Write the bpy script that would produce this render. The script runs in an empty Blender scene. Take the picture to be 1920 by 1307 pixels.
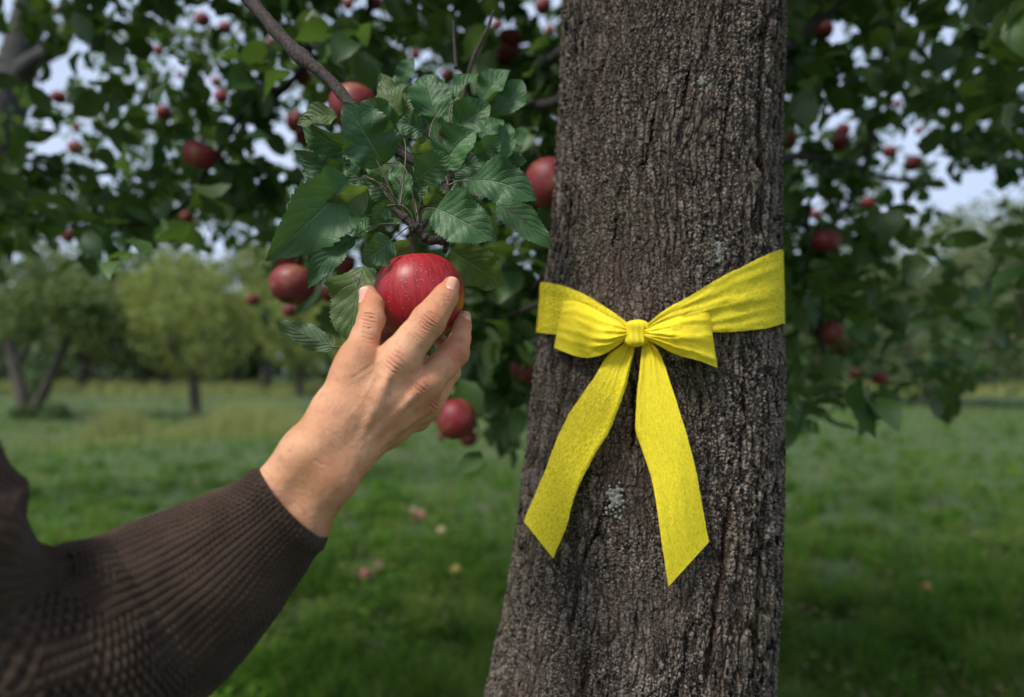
import bpy, math, random
import numpy as np
from mathutils import Vector

random.seed(7)
RNG = np.random.default_rng(7)
SC = bpy.context.scene
COL = SC.collection

# ------------------------------------------------------------------ camera, sky, sun, exposure
F = 1280.0                                  # focal length in pixels of the 1920-wide photograph (24 mm lens)
PITCH = math.atan(40.0 / F)
CAM = np.array([0.0, 0.0, 1.5])
FWD = np.array([0.0, math.cos(PITCH), math.sin(PITCH)])
UP = np.array([0.0, -math.sin(PITCH), math.cos(PITCH)])
RIGHT = np.array([1.0, 0.0, 0.0])

cam_data = bpy.data.cameras.new("camera")
cam = bpy.data.objects.new("camera", cam_data)
COL.objects.link(cam)
cam.location = CAM
cam.rotation_euler = (math.pi / 2 + PITCH, 0, 0)
cam_data.sensor_width = 36.0
cam_data.lens = 24.0
cam_data.clip_start = 0.02
cam_data.clip_end = 1000.0
cam_data.dof.use_dof = True
cam_data.dof.focus_distance = 0.60
cam_data.dof.aperture_fstop = 2.8
cam_data.dof.aperture_blades = 0
SC.camera = cam

SUN_AZ = math.radians(222)                  # behind the camera, to its left
SUN_EL = math.radians(52)
world = bpy.data.worlds.new("World")
SC.world = world
world.use_nodes = True
wt = world.node_tree
sky = wt.nodes.new("ShaderNodeTexSky")
sky.sky_type = 'NISHITA'
sky.sun_disc = False
sky.sun_elevation = SUN_EL
sky.sun_rotation = SUN_AZ
sky.air_density = 1.0
sky.dust_density = 6.0
sky.ozone_density = 1.0
# a thin bright overcast lies over the blue
wc = wt.nodes.new("ShaderNodeTexCoord")
wn = wt.nodes.new("ShaderNodeTexNoise")
wn.inputs["Scale"].default_value = 2.6
wn.inputs["Detail"].default_value = 5.0
wt.links.new(wc.outputs["Generated"], wn.inputs["Vector"])
wr = wt.nodes.new("ShaderNodeMapRange")
wr.inputs["From Min"].default_value = 0.35
wr.inputs["From Max"].default_value = 0.65
wr.inputs["To Min"].default_value = 0.60
wr.inputs["To Max"].default_value = 0.95
wt.links.new(wn.outputs[0], wr.inputs["Value"])
wm = wt.nodes.new("ShaderNodeMix")
wm.data_type = 'RGBA'
wt.links.new(wr.outputs[0], wm.inputs[0])
wt.links.new(sky.outputs[0], wm.inputs[6])
wm.inputs[7].default_value = (3.1, 3.6, 4.7, 1)
wt.links.new(wm.outputs[2], wt.nodes["Background"].inputs[0])
wt.nodes["Background"].inputs[1].default_value = 0.13

sun_data = bpy.data.lights.new("sun", 'SUN')
sun_data.energy = 2.2
sun_data.angle = math.radians(13)
sun_data.color = (1.0, 0.95, 0.88)
sun = bpy.data.objects.new("sun", sun_data)
COL.objects.link(sun)
sdir = Vector((math.sin(SUN_AZ) * math.cos(SUN_EL), math.cos(SUN_AZ) * math.cos(SUN_EL), math.sin(SUN_EL)))
sun.rotation_euler = sdir.to_track_quat('Z', 'Y').to_euler()
sun.location = (-3, -6, 8)

SC.view_settings.view_transform = 'Standard'
SC.view_settings.look = 'None'
SC.view_settings.exposure = 0.84
SC.view_settings.gamma = 1.0
SC.view_settings.use_curve_mapping = False
SC.render.engine = 'CYCLES'
SC.cycles.use_denoising = True
SC.cycles.max_bounces = 6
SC.cycles.diffuse_bounces = 3
SC.cycles.transmission_bounces = 3
SC.cycles.transparent_max_bounces = 8


# ------------------------------------------------------------------ helpers
def P(px, py, d):
    """The point at depth d metres that the photograph shows at (px, py)."""
    px, py, d = np.asarray(px, float), np.asarray(py, float), np.asarray(d, float)
    v = FWD + ((px - 960.0) / F)[..., None] * RIGHT + ((653.5 - py) / F)[..., None] * UP
    return CAM + v * d[..., None]


def to_px(p):
    q = np.asarray(p) - CAM
    d = q @ FWD
    return 960 + F * (q @ RIGHT) / d, 653.5 - F * (q @ UP) / d, d


def mesh_from(name, verts, faces, mat=None, uv=None, smooth=True, mat_idx=None, attrs=None):
    """faces: an (n,3) or (n,4) array, or a list of such arrays."""
    me = bpy.data.meshes.new(name)
    verts = np.ascontiguousarray(verts, dtype=np.float32)
    fl = faces if isinstance(faces, list) else [faces]
    fl = [np.asarray(f, dtype=np.int32) for f in fl if len(f)]
    loops = np.concatenate([f.ravel() for f in fl])
    sizes = np.concatenate([np.full(len(f), f.shape[1], dtype=np.int32) for f in fl])
    starts = np.concatenate([[0], np.cumsum(sizes)[:-1]]).astype(np.int32)
    me.vertices.add(len(verts))
    me.vertices.foreach_set("co", verts.ravel())
    me.loops.add(len(loops))
    me.loops.foreach_set("vertex_index", loops)
    me.polygons.add(len(sizes))
    me.polygons.foreach_set("loop_start", starts)
    me.polygons.foreach_set("loop_total", sizes)
    me.update(calc_edges=True)
    if uv is not None:
        l = me.uv_layers.new(name="UVMap")
        l.data.foreach_set("uv", np.ascontiguousarray(np.asarray(uv, dtype=np.float32)[loops]).ravel())
    for k, v in (attrs or {}).items():
        a = me.attributes.new(k, 'FLOAT', 'POINT')
        a.data.foreach_set("value", np.ascontiguousarray(v, dtype=np.float32))
    me.polygons.foreach_set("use_smooth", np.full(len(sizes), smooth, dtype=bool))
    if mat is not None:
        for m in (mat if isinstance(mat, (list, tuple)) else [mat]):
            me.materials.append(m)
    if mat_idx is not None:
        me.polygons.foreach_set("material_index", np.asarray(mat_idx, dtype=np.int32))
    me.update()
    me.validate()
    return me


def link(name, data, parent=None, loc=None):
    o = bpy.data.objects.new(name, data)
    COL.objects.link(o)
    if loc is not None:
        o.location = loc
    if parent is not None:
        o.parent = parent
        if loc is None and parent.type == 'EMPTY':
            o.location = -Vector(parent.location)
    return o


def thing(name, loc, label, cat, group=None):
    e = bpy.data.objects.new(name, None)
    COL.objects.link(e)
    e.location = loc
    return tag(e, label, cat, group)


def tag(o, label, cat=None, group=None, kind=None):
    o["label"] = label
    if cat:
        o["category"] = cat
    if group:
        o["group"] = group
    if kind:
        o["kind"] = kind
    return o


def hash3(i, j, k, seed):
    h = (i.astype(np.int64) * 374761393 + j.astype(np.int64) * 668265263 + k.astype(np.int64) * 2147483647 + seed * 974634777) & 0xFFFFFFFF
    h = ((h ^ (h >> 13)) * 1274126177) & 0xFFFFFFFF
    h = ((h ^ (h >> 16)) * 2246822519) & 0xFFFFFFFF
    return ((h ^ (h >> 15)) & 0xFFFFFF) / float(0xFFFFFF)


def vnoise(p, seed=0):
    """Smooth value noise in -1..1 for points (n,3)."""
    i = np.floor(p)
    f = p - i
    u = f * f * (3 - 2 * f)
    i = i.astype(np.int64)
    out = 0
    for a in (0, 1):
        for b in (0, 1):
            for c in (0, 1):
                w = (u[..., 0] if a else 1 - u[..., 0]) * (u[..., 1] if b else 1 - u[..., 1]) * (u[..., 2] if c else 1 - u[..., 2])
                out = out + w * hash3(i[..., 0] + a, i[..., 1] + b, i[..., 2] + c, seed)
    return out * 2 - 1


def fbm(p, octaves=3, seed=0):
    t, a, s = 0, 1.0, 0
    for o in range(octaves):
        t = t + a * vnoise(p * 2 ** o, seed + o)
        s += a
        a *= 0.5
    return t / s


def grid_faces(nu, nv, close_u=False):
    """Quads of a grid whose vertex (j, i) is j*nu + i, j over nv rows."""
    i = np.arange(nu if close_u else nu - 1)
    j = np.arange(nv - 1)
    J, I = np.meshgrid(j, i, indexing='ij')
    I2 = (I + 1) % nu
    return np.stack([J * nu + I, J * nu + I2, (J + 1) * nu + I2, (J + 1) * nu + I], -1).reshape(-1, 4)


def resample(pts, n):
    pts = np.asarray(pts, float)
    s = np.concatenate([[0], np.cumsum(np.linalg.norm(np.diff(pts, axis=0), axis=1))])
    t = np.linspace(0, s[-1], n)
    return np.stack([np.interp(t, s, pts[:, k]) for k in range(pts.shape[1])], 1)


def smooth_path(pts, n, it=3):
    """Corner-cutting, then even resampling."""
    p = np.asarray(pts, float)
    for _ in range(it):
        q = np.empty((2 * len(p), p.shape[1]))
        q[0], q[-1] = p[0], p[-1]
        q[1:-1:2] = p[:-1] * 0.75 + p[1:] * 0.25
        q[2:-1:2] = p[:-1] * 0.25 + p[1:] * 0.75
        p = q
    return resample(p, n)


def nrm(v):
    return v / np.maximum(np.linalg.norm(v, axis=-1, keepdims=True), 1e-12)


def tube(path, radii, sides=8, bump=0.0, seed=0, cap=True):
    """Verts and quads of a tube along path (n,3); radii (n,)."""
    path, radii = np.asarray(path, float), np.asarray(radii, float)
    n = len(path)
    t = nrm(np.gradient(path, axis=0))
    ref = np.array([0.3, -0.9, 0.2]) if abs(t[0] @ np.array([0, -1, 0])) < 0.9 else np.array([1.0, 0, 0])
    a = np.empty((n, 3))
    prev = ref
    for k in range(n):
        x = prev - t[k] * (prev @ t[k])
        a[k] = x / np.linalg.norm(x)
        prev = a[k]
    b = np.cross(t, a)
    ang = np.linspace(0, 2 * math.pi, sides, endpoint=False)
    ring = a[:, None] * np.cos(ang)[None, :, None] + b[:, None] * np.sin(ang)[None, :, None]
    r = radii[:, None] * np.ones(sides)[None]
    v = path[:, None] + ring * r[..., None]
    if bump:
        nz = fbm(v.reshape(-1, 3) / (np.mean(radii) * 1.6), 2, seed).reshape(n, sides)
        v = path[:, None] + ring * (r * (1 + bump * nz))[..., None]
    v = v.reshape(-1, 3)
    f = grid_faces(sides, n, True)
    if cap:
        v = np.concatenate([v, path[:1] - t[:1] * radii[0] * .5, path[-1:] + t[-1:] * radii[-1] * .5])
        i = np.arange(sides)
        f0 = np.stack([i * 0 + n * sides, (i + 1) % sides, i], 1)
        f1 = np.stack([i * 0 + n * sides + 1, (n - 1) * sides + i, (n - 1) * sides + (i + 1) % sides], 1)
        return v, [f, f0, f1]
    return v, [f]


class Join:
    """Collects several meshes into one."""
    def __init__(self):
        self.v, self.f, self.uv, self.mi, self.n = [], {3: [], 4: []}, [], {3: [], 4: []}, 0

    def add(self, v, faces, uv=None, mi=0):
        for f in (faces if isinstance(faces, list) else [faces]):
            f = np.asarray(f)
            if len(f):
                self.f[f.shape[1]].append(f + self.n)
                self.mi[f.shape[1]].append(np.full(len(f), mi))
        self.v.append(np.asarray(v))
        self.uv.append(np.zeros((len(v), 2)) if uv is None else uv)
        self.n += len(v)

    def mesh(self, name, mat, smooth=True):
        fl, mi = [], []
        for k in (3, 4):
            if self.f[k]:
                fl.append(np.concatenate(self.f[k]))
                mi.append(np.concatenate(self.mi[k]))
        return mesh_from(name, np.concatenate(self.v), fl, mat, np.concatenate(self.uv), smooth, np.concatenate(mi))


# ------------------------------------------------------------------ materials
class Mat:
    def __init__(self, name):
        self.m = bpy.data.materials.new(name)
        self.m.use_nodes = True
        self.t = self.m.node_tree
        self.b = self.t.nodes["Principled BSDF"]
        self.out = self.t.nodes["Material Output"]

    def n(self, typ, **kw):
        nd = self.t.nodes.new("ShaderNode" + typ)
        for k, v in kw.items():
            self.set(nd, k, v)
        return nd

    def set(self, nd, k, v):
        key = k.replace("_", " ")
        if isinstance(k, str) and k.startswith("i") and k[1:].isdigit():
            sock = nd.inputs[int(k[1:])]
        elif key in nd.inputs:
            sock = nd.inputs[key]
        else:
            setattr(nd, k, v)
            return
        if isinstance(v, bpy.types.NodeSocket):
            self.t.links.new(v, sock)
        elif isinstance(v, bpy.types.Node):
            self.t.links.new(v.outputs[0], sock)
        elif isinstance(v, tuple) and len(v) == 3 and sock.type == 'RGBA':
            sock.default_value = (*v, 1)
        else:
            sock.default_value = v

    def p(self, **kw):
        for k, v in kw.items():
            self.set(self.b, k, v)

    def math(self, op, a, b=0.0, c=0.0, clamp=False):
        return self.n("Math", operation=op, i0=a, i1=b, i2=c, use_clamp=clamp).outputs[0]

    def mix(self, fac, a, b, blend='MIX'):
        nd = self.t.nodes.new("ShaderNodeMix")
        nd.data_type = 'RGBA'
        nd.blend_type = blend
        for idx, v in ((0, fac), (6, a), (7, b)):
            s = nd.inputs[idx]
            if isinstance(v, bpy.types.NodeSocket):
                self.t.links.new(v, s)
            elif isinstance(v, tuple):
                s.default_value = (*v, 1)
            else:
                s.default_value = v
        return nd.outputs[2]

    def coord(self, which="Object", scale=(1, 1, 1)):
        c = self.n("TexCoord").outputs[which]
        if scale == (1, 1, 1):
            return c
        return self.n("Mapping", Vector=c, Scale=scale).outputs[0]

    def noise(self, vec, scale, detail=3.0, rough=0.55):
        return self.n("TexNoise", Vector=vec, Scale=scale, Detail=detail, Roughness=rough).outputs[0]

    def ramp(self, fac, stops):
        nd = self.n("ValToRGB", Fac=fac)
        e = nd.color_ramp.elements
        while len(e) < len(stops):
            e.new(0.5)
        for el, (pos, colr) in zip(e, stops):
            el.position = pos
            el.color = (*colr, 1) if isinstance(colr, tuple) else (colr, colr, colr, 1)
        return nd.outputs[0]

    def smoothstep(self, v, a, b):
        return self.n("MapRange", interpolation_type='SMOOTHSTEP', Value=v, From_Min=a, From_Max=b).outputs[0]

    def bump(self, h, strength=0.5, dist=0.001):
        return self.n("Bump", Height=h, Strength=strength, Distance=dist).outputs[0]


def leaf_material(name, dark, light, back, trans, tw=0.35, veins=True, rough=0.50):
    m = Mat(name)
    uv = m.n("SeparateXYZ", Vector=m.n("TexCoord").outputs["UV"])
    x, y = uv.outputs[0], uv.outputs[1]
    geo = m.n("NewGeometry")
    rnd = m.math('FRACT', m.math('ADD', m.n("ObjectInfo").outputs["Random"], geo.outputs["Random Per Island"]))
    col = m.mix(rnd, dark, light)
    pos = m.coord("Object")
    blot = m.noise(pos, 60.0, 3.0)
    col = m.mix(m.math('MULTIPLY', m.smoothstep(blot, 0.45, 0.75), 0.35), col, light)
    if veins:
        ax = m.math('ABSOLUTE', m.math('SUBTRACT', x, 0.5))
        mid = m.smoothstep(ax, 0.03, 0.008)
        s = m.math('FRACT', m.math('MULTIPLY_ADD', m.math('SUBTRACT', y, m.math('MULTIPLY', ax, 0.7)), 7.0, m.math('MULTIPLY', m.noise(pos, 40.0, 1.0), 0.8)))
        d = m.math('ABSOLUTE', m.math('SUBTRACT', s, 0.5))
        side = m.math('MULTIPLY', m.smoothstep(d, 0.07, 0.02), m.smoothstep(ax, 0.5, 0.3))
        cell = m.n("TexVoronoi", Vector=pos, Scale=420.0, feature='DISTANCE_TO_EDGE').outputs[0]
        vein = m.math('MAXIMUM', mid, m.math('MULTIPLY', side, 0.45))
        pale = m.mix(0.6, light, (0.17, 0.24, 0.10))
        col = m.mix(m.math('MULTIPLY', vein, 0.75), col, pale)
        spot = m.smoothstep(m.noise(pos, 45.0, 1.0), 0.69, 0.73)
        col = m.mix(m.math('MULTIPLY', spot, 0.8), col, (0.05, 0.03, 0.012))
        h = m.math('ADD', m.math('MULTIPLY', vein, -0.6), m.math('ADD', m.math('MULTIPLY', cell, 0.35), m.math('MULTIPLY', d, 0.5)))
        m.p(Normal=m.bump(h, 0.8, 0.0016))
    col = m.mix(geo.outputs["Backfacing"], col, m.mix(0.25, back, col))
    m.p(Base_Color=col, Roughness=rough)
    m.set(m.b, "Specular IOR Level", 0.5)
    tr = m.n("BsdfTranslucent", Color=m.mix(0.35, trans, col))
    mx = m.n("MixShader", i0=tw, i1=m.b.outputs[0], i2=tr.outputs[0])
    m.t.links.new(mx.outputs[0], m.out.inputs[0])
    return m.m


M_LEAF = leaf_material("apple_leaf_green", (0.026, 0.085, 0.026), (0.062, 0.150, 0.045), (0.13, 0.19, 0.10), (0.08, 0.17, 0.02), 0.25)
M_LEAF_PALE = leaf_material("apple_leaf_yellowish", (0.06, 0.11, 0.025), (0.10, 0.16, 0.04), (0.15, 0.2, 0.1), (0.18, 0.28, 0.03), 0.4)
M_LEAF_FAR = leaf_material("apple_leaf_canopy", (0.026, 0.072, 0.018), (0.075, 0.150, 0.036), (0.09, 0.14, 0.05), (0.11, 0.21, 0.014), 0.40, veins=False)
M_CROWN = leaf_material("orchard_foliage", (0.055, 0.10, 0.022), (0.125, 0.17, 0.040), (0.11, 0.15, 0.05), (0.18, 0.25, 0.03), 0.40, veins=False, rough=0.6)
M_CROWN_YELLOW = leaf_material("orchard_foliage_yellow_green", (0.12, 0.17, 0.032), (0.25, 0.29, 0.085), (0.2, 0.24, 0.08), (0.33, 0.40, 0.06), 0.45, veins=False, rough=0.6)
M_CROWN_GREY = leaf_material("orchard_foliage_grey_green", (0.095, 0.14, 0.06), (0.21, 0.25, 0.13), (0.18, 0.22, 0.12), (0.25, 0.31, 0.09), 0.45, veins=False, rough=0.6)
M_WOODS = leaf_material("woods_foliage", (0.03, 0.07, 0.016), (0.075, 0.13, 0.03), (0.06, 0.09, 0.05), (0.08, 0.13, 0.02), 0.3, veins=False, rough=0.6)


def bark_small(name, dark, light, scale):
    m = Mat(name)
    c = m.coord("Object")
    n1 = m.noise(c, scale, 4.0)
    m.p(Base_Color=m.mix(m.smoothstep(n1, 0.35, 0.7), dark, light), Roughness=0.85, Normal=m.bump(n1, 0.8, 0.003))
    return m.m


M_TWIG = bark_small("twig_bark", (0.011, 0.008, 0.0065), (0.048, 0.034, 0.027), 260.0)
M_LIMB = bark_small("limb_bark", (0.009, 0.007, 0.006), (0.03, 0.024, 0.02), 120.0)
M_FARBARK = bark_small("far_bark", (0.03, 0.025, 0.02), (0.09, 0.075, 0.06), 12.0)
M_GREYBARK = bark_small("grey_bark", (0.02, 0.02, 0.02), (0.05, 0.05, 0.048), 9.0)
m = Mat("leaf_stalk")
m.p(Base_Color=m.mix(m.noise(m.coord("Object"), 90.0), (0.055, 0.075, 0.028), (0.10, 0.055, 0.04)), Roughness=0.5)
M_STALK = m.m
# ------------------------------------------------------------------ setting: ground
def ground_material():
    m = Mat("meadow_ground")
    c = m.coord("Object")
    a = m.noise(c, 0.35, 4.0)
    b = m.noise(c, 3.0, 4.0)
    d = m.noise(c, 40.0, 3.0)
    col = m.mix(m.smoothstep(b, 0.35, 0.65), (0.028, 0.062, 0.010), (0.06, 0.115, 0.018))
    col = m.mix(m.math('MULTIPLY', m.smoothstep(a, 0.5, 0.7), 0.3), col, (0.085, 0.12, 0.04))
    col = m.mix(m.math('MULTIPLY', m.smoothstep(b, 0.47, 0.62), 0.75), col, (0.050, 0.040, 0.022))
    m.p(Base_Color=col, Roughness=0.9, Normal=m.bump(d, 0.8, 0.02))
    return m.m


gx = np.concatenate([np.linspace(-320, -25, 24), np.linspace(-24, 24, 97), np.linspace(25, 320, 24)])
gy = np.concatenate([np.linspace(-60, -4, 12), np.linspace(-3, 45, 97), np.linspace(46, 420, 30)])
GX, GY = np.meshgrid(gx, gy)


def ground_z(x, y):
    x, y = np.asarray(x, float), np.asarray(y, float)
    q = np.stack([x, y, np.zeros_like(x)], -1)
    return 0.05 * vnoise(q * 0.45, 3) + 0.03 * vnoise(q * 1.3, 4)


gv = np.stack([GX, GY, ground_z(GX, GY)], -1).reshape(-1, 3)
ground = link("ground", mesh_from("ground", gv, grid_faces(len(gx), len(gy)), ground_material()))
tag(ground, "green orchard meadow ground under the trees", None, None, "structure")

# ------------------------------------------------------------------ the apple tree's trunk
TD = 0.85
L_EDGE = np.array([(-80, 1060), (0, 1058), (200, 1051), (330, 1044), (450, 1036), (530, 1026), (625, 1017), (700, 1008), (800, 997),
                   (900, 984), (1000, 971), (1100, 956), (1200, 937), (1307, 916), (1420, 890)], float)
R_EDGE = np.array([(-80, 1474), (0, 1471), (200, 1466), (300, 1461), (470, 1458), (600, 1462), (700, 1464), (800, 1463),
                   (1000, 1461), (1100, 1458), (1200, 1451), (1307, 1443), (1420, 1436)], float)


def trunk_row(py):
    """Centre x, and radius, of the trunk's axis row that the photograph shows at py (for depth TD)."""
    l = np.arctan((np.interp(py, L_EDGE[:, 0], L_EDGE[:, 1]) - 960) / F)
    r = np.arctan((np.interp(py, R_EDGE[:, 0], R_EDGE[:, 1]) - 960) / F)
    mid, half = (l + r) / 2, (r - l) / 2
    dist = TD / np.cos(mid)
    return np.tan(mid) * TD, dist * np.sin(half)


def trunk_front(px, py, off=0.0):
    """Depth along the view axis of the trunk's front surface (its radius grown by off) at a pixel."""
    px, py = np.asarray(px, float), np.asarray(py, float)
    cx, r = trunk_row(py)
    r = r + off
    dx = (px - 960) / F
    A = 1 + dx * dx
    B = -2 * (dx * cx + TD)
    C = cx * cx + TD * TD - r * r
    D = np.maximum(B * B - 4 * A * C, 0)
    return (-B - np.sqrt(D)) / (2 * A)


def trunk_rows():
    py = np.linspace(-60, 1380, 660)
    cx, r = trunk_row(py)
    k = np.ones(9) / 9
    cx = np.convolve(np.pad(cx, 4, 'edge'), k, 'valid')
    r = np.convolve(np.pad(r, 4, 'edge'), k, 'valid')
    c = P(960 + cx / TD * F, py, np.full_like(py, TD))
    return c, r, py


tc, tr, tpy = trunk_rows()
# continue upward to the crown and downward to a flared base
up_z = np.linspace(0, 1, 14)[1:]
top = tc[0] + np.outer(up_z, np.array([0.03, 0.06, 1.25]))
low_t = np.linspace(0, 1, 22)[1:]
dz = tc[-1][2] + 0.02
low = tc[-1] + np.stack([-0.06 * low_t, 0.02 * low_t, -dz * low_t], 1)
axis = np.concatenate([top[::-1], tc, low])
rad = np.concatenate([(tr[0] * (1 - 0.42 * up_z))[::-1], tr, tr[-1] * (1 + 0.30 * low_t + 0.25 * low_t ** 4)])
fine = np.concatenate([np.zeros(13), np.ones(len(tc)), np.zeros(21)])
# columns: dense over the half that faces the camera
view_ang = math.atan2(-TD, -0.25)
th = np.concatenate([np.linspace(-1.95, 1.95, 470), np.linspace(1.95, 2 * math.pi - 1.95, 50)[1:-1]]) + view_ang
nA, nR = len(th), len(axis)
ring = np.stack([np.cos(th), np.sin(th), np.zeros_like(th)], 1)
tv = axis[:, None] + rad[:, None, None] * ring[None]
flat = tv.reshape(-1, 3)
nor = np.broadcast_to(ring[None], tv.shape).reshape(-1, 3)
# large lumps and long leaning furrows of the stem
q = flat * np.array([1, 1, 0.35])
lump = 0.0035 * fbm(q * 9.0, 2, 11)
# cracks drawn after the photograph, as grooves in the bark
CRACKS = [([(1432, -20), (1424, 120), (1418, 250), (1428, 330), (1420, 440)], 5, 1.0),
          ([(1372, 130), (1362, 230), (1356, 320), (1350, 420)], 4, .7),
          ([(1295, 118), (1284, 165), (1272, 215)], 5, .7), ([(1228, 205), (1215, 270), (1205, 320)], 5, .8),
          ([(1150, 60), (1120, 150), (1095, 260)], 4, .6), ([(1375, 880), (1362, 960), (1350, 1080), (1335, 1200), (1320, 1320)], 6, 1.0),
          ([(1400, 640), (1396, 760), (1385, 880)], 4, .7), ([(1150, 905), (1135, 960), (1120, 1005), (1095, 1040), (1082, 1090)], 6, .9),
          ([(1085, 1080), (1080, 1130), (1068, 1200)], 6, .7), ([(1105, 1215), (1098, 1260), (1090, 1320)], 8, .9),
          ([(1200, 1110), (1192, 1190), (1178, 1250)], 4, .6), ([(1290, 1180), (1282, 1260), (1270, 1320)], 4, .6),
          ([(1185, 690), (1190, 780), (1182, 860)], 6, .8), ([(1075, 640), (1062, 720), (1045, 800)], 4, .6),
          ([(1430, 900), (1424, 1020), (1415, 1160), (1405, 1300)], 5, .8), ([(1310, 700), (1320, 800), (1335, 900)], 4, .5),
          ([(1060, 420), (1052, 480)], 4, .6), ([(1160, 400), (1150, 470)], 5, .6), ([(1330, 40), (1322, 110)], 4, .6)]
fx, fy, fd = to_px(flat)
facing = ((CAM - flat) * nor).sum(1) > 0
crack = np.zeros(len(flat))
wob = 6 * fbm(flat * np.array([1, 1, .6]) * 45, 2, 5)
for pts, w, amp in CRACKS:
    pts = resample(pts, 40)
    sel = np.where(facing & (fx > pts[:, 0].min() - 30) & (fx < pts[:, 0].max() + 30) & (fy > pts[:, 1].min() - 10) & (fy < pts[:, 1].max() + 10))[0]
    x = np.interp(fy[sel], pts[:, 1], pts[:, 0]) + wob[sel]
    t = (fy[sel] - pts[0, 1]) / (pts[-1, 1] - pts[0, 1])
    val = amp * np.exp(-((fx[sel] - x) / w) ** 2) * np.clip(6 * t * (1 - t), 0, 1)
    crack[sel] = np.maximum(crack[sel], val)
isf = np.repeat(fine, nA)
aa = np.abs(np.arctan2(np.sin(th - view_ang), np.cos(th - view_ang)))
furrowed = np.clip((np.tile(aa, nR) - .42 + .30 * fbm(flat * np.array([1, 1, .3]) * 12, 2, 19)) / .45, 0, 1)
flat = flat + nor * (lump - 0.0045 * crack * isf)[:, None]


def bark_material():
    m = Mat("trunk_bark")
    c = m.coord("Object")
    warp = m.n("TexNoise", Vector=c, Scale=9.0, Detail=2.0).outputs[1]
    off = m.n("VectorMath", operation='MULTIPLY_ADD', i0=warp, i1=(0.03, 0.03, 0.03), i2=c).outputs[0]
    lng = m.n("Mapping", Vector=off, Scale=(1, 1, 0.16)).outputs[0]
    mid = m.n("Mapping", Vector=off, Scale=(1, 1, 0.42)).outputs[0]
    # long plates with dark furrows between them
    furrow = m.n("TexVoronoi", Vector=lng, Scale=115.0, feature='DISTANCE_TO_EDGE', Randomness=1.0).outputs[0]
    ridge = m.smoothstep(furrow, 0.0, 0.16)
    rn = m.noise(lng, 120.0, 4.0, 0.6)
    # breaks across the plates
    plate = m.n("TexVoronoi", Vector=mid, Scale=210.0, feature='DISTANCE_TO_EDGE').outputs[0]
    pr = m.smoothstep(plate, 0.0, 0.14)
    # lichen granules
    gran = m.n("TexVoronoi", Vector=off, Scale=340.0, feature='SMOOTH_F1', Smoothness=0.25).outputs[0]
    g = m.math('SUBTRACT', 1.0, m.smoothstep(gran, 0.1, 0.75))
    big = m.noise(m.n("Mapping", Vector=c, Scale=(1, 1, 0.5)).outputs[0], 14.0, 4.0)
    gmask = m.smoothstep(big, 0.38, 0.62)
    crk = m.n("Attribute", attribute_name="crack").outputs["Fac"]
    side = m.smoothstep(m.noise(m.n("Mapping", Vector=c, Scale=(1, 1, 0.3)).outputs[0], 16.0, 3.0), 0.36, 0.60)
    side = m.math('MAXIMUM', m.math('MULTIPLY', side, 0.65), m.n("Attribute", attribute_name="furrowed").outputs["Fac"])
    h = m.math('MULTIPLY_ADD', m.math('MULTIPLY', ridge, m.math('MULTIPLY_ADD', side, 0.65, 0.35)), 0.58, m.math('MULTIPLY', m.math('SUBTRACT', 1.0, side), 0.22))
    h = m.math('MULTIPLY_ADD', rn, 0.55, h)
    h = m.math('MULTIPLY_ADD', pr, 0.28, h)
    h = m.math('MULTIPLY_ADD', m.math('MULTIPLY', g, m.math('MULTIPLY_ADD', gmask, 0.7, 0.3)), 0.44, h)
    h = m.math('SUBTRACT', h, m.math('MULTIPLY', crk, 0.5))
    base = m.ramp(m.math('MULTIPLY', h, 0.72), [(0.22, (0.008, 0.0065, 0.006)), (0.44, (0.030, 0.0225, 0.0175)), (0.66, (0.090, 0.070, 0.055)), (0.92, (0.20, 0.170, 0.144))])
    pale_ = m.smoothstep(m.noise(m.n("Mapping", Vector=c, Scale=(1, 1, 0.45)).outputs[0], 11.0, 3.0), 0.50, 0.68)
    base = m.mix(m.math('MULTIPLY', pale_, 0.40), base, m.mix(0.6, base, (0.20, 0.165, 0.14)))
    tone = m.noise(m.n("Mapping", Vector=c, Scale=(1, 1, 0.35)).outputs[0], 22.0, 4.0)
    base = m.mix(m.math('MULTIPLY', m.smoothstep(tone, 0.50, 0.68), 0.42), base, (0.098, 0.066, 0.050))
    olive = m.smoothstep(m.noise(c, 7.0, 3.0), 0.55, 0.72)
    base = m.mix(m.math('MULTIPLY', olive, 0.35), base, (0.085, 0.078, 0.032))
    tips = m.math('MULTIPLY', m.smoothstep(g, 0.62, 0.95), m.math('MULTIPLY_ADD', gmask, 0.75, 0.1))
    tips = m.math('MULTIPLY', tips, m.smoothstep(m.noise(c, 150.0, 2.0), 0.40, 0.56))
    base = m.mix(m.math('MULTIPLY', tips, 0.9), base, (0.34, 0.325, 0.30))
    base = m.mix(m.math('MULTIPLY', m.smoothstep(crk, 0.35, 0.9), 0.55), base, (0.075, 0.030, 0.018))
    m.p(Base_Color=base, Roughness=0.88)
    m.set(m.b, "Specular IOR Level", 0.25)
    disp = m.n("Displacement", Height=h, Midlevel=0.7, Scale=0.0075)
    m.t.links.new(disp.outputs[0], m.out.inputs["Displacement"])
    m.m.displacement_method = 'BOTH'
    return m.m


M_BARK = bark_material()
TREE_BASE = Vector((float(axis[-1][0]), float(axis[-1][1]), 0.0))
tree = thing("apple_tree", TREE_BASE, "apple tree with a thick grey-brown trunk that wears a yellow ribbon", "tree")
tf = grid_faces(nA, nR, True)
trunk = link("trunk", mesh_from("trunk", flat, tf[:, ::-1], M_BARK, attrs={"crack": crack, "furrowed": furrowed}), tree)


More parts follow.
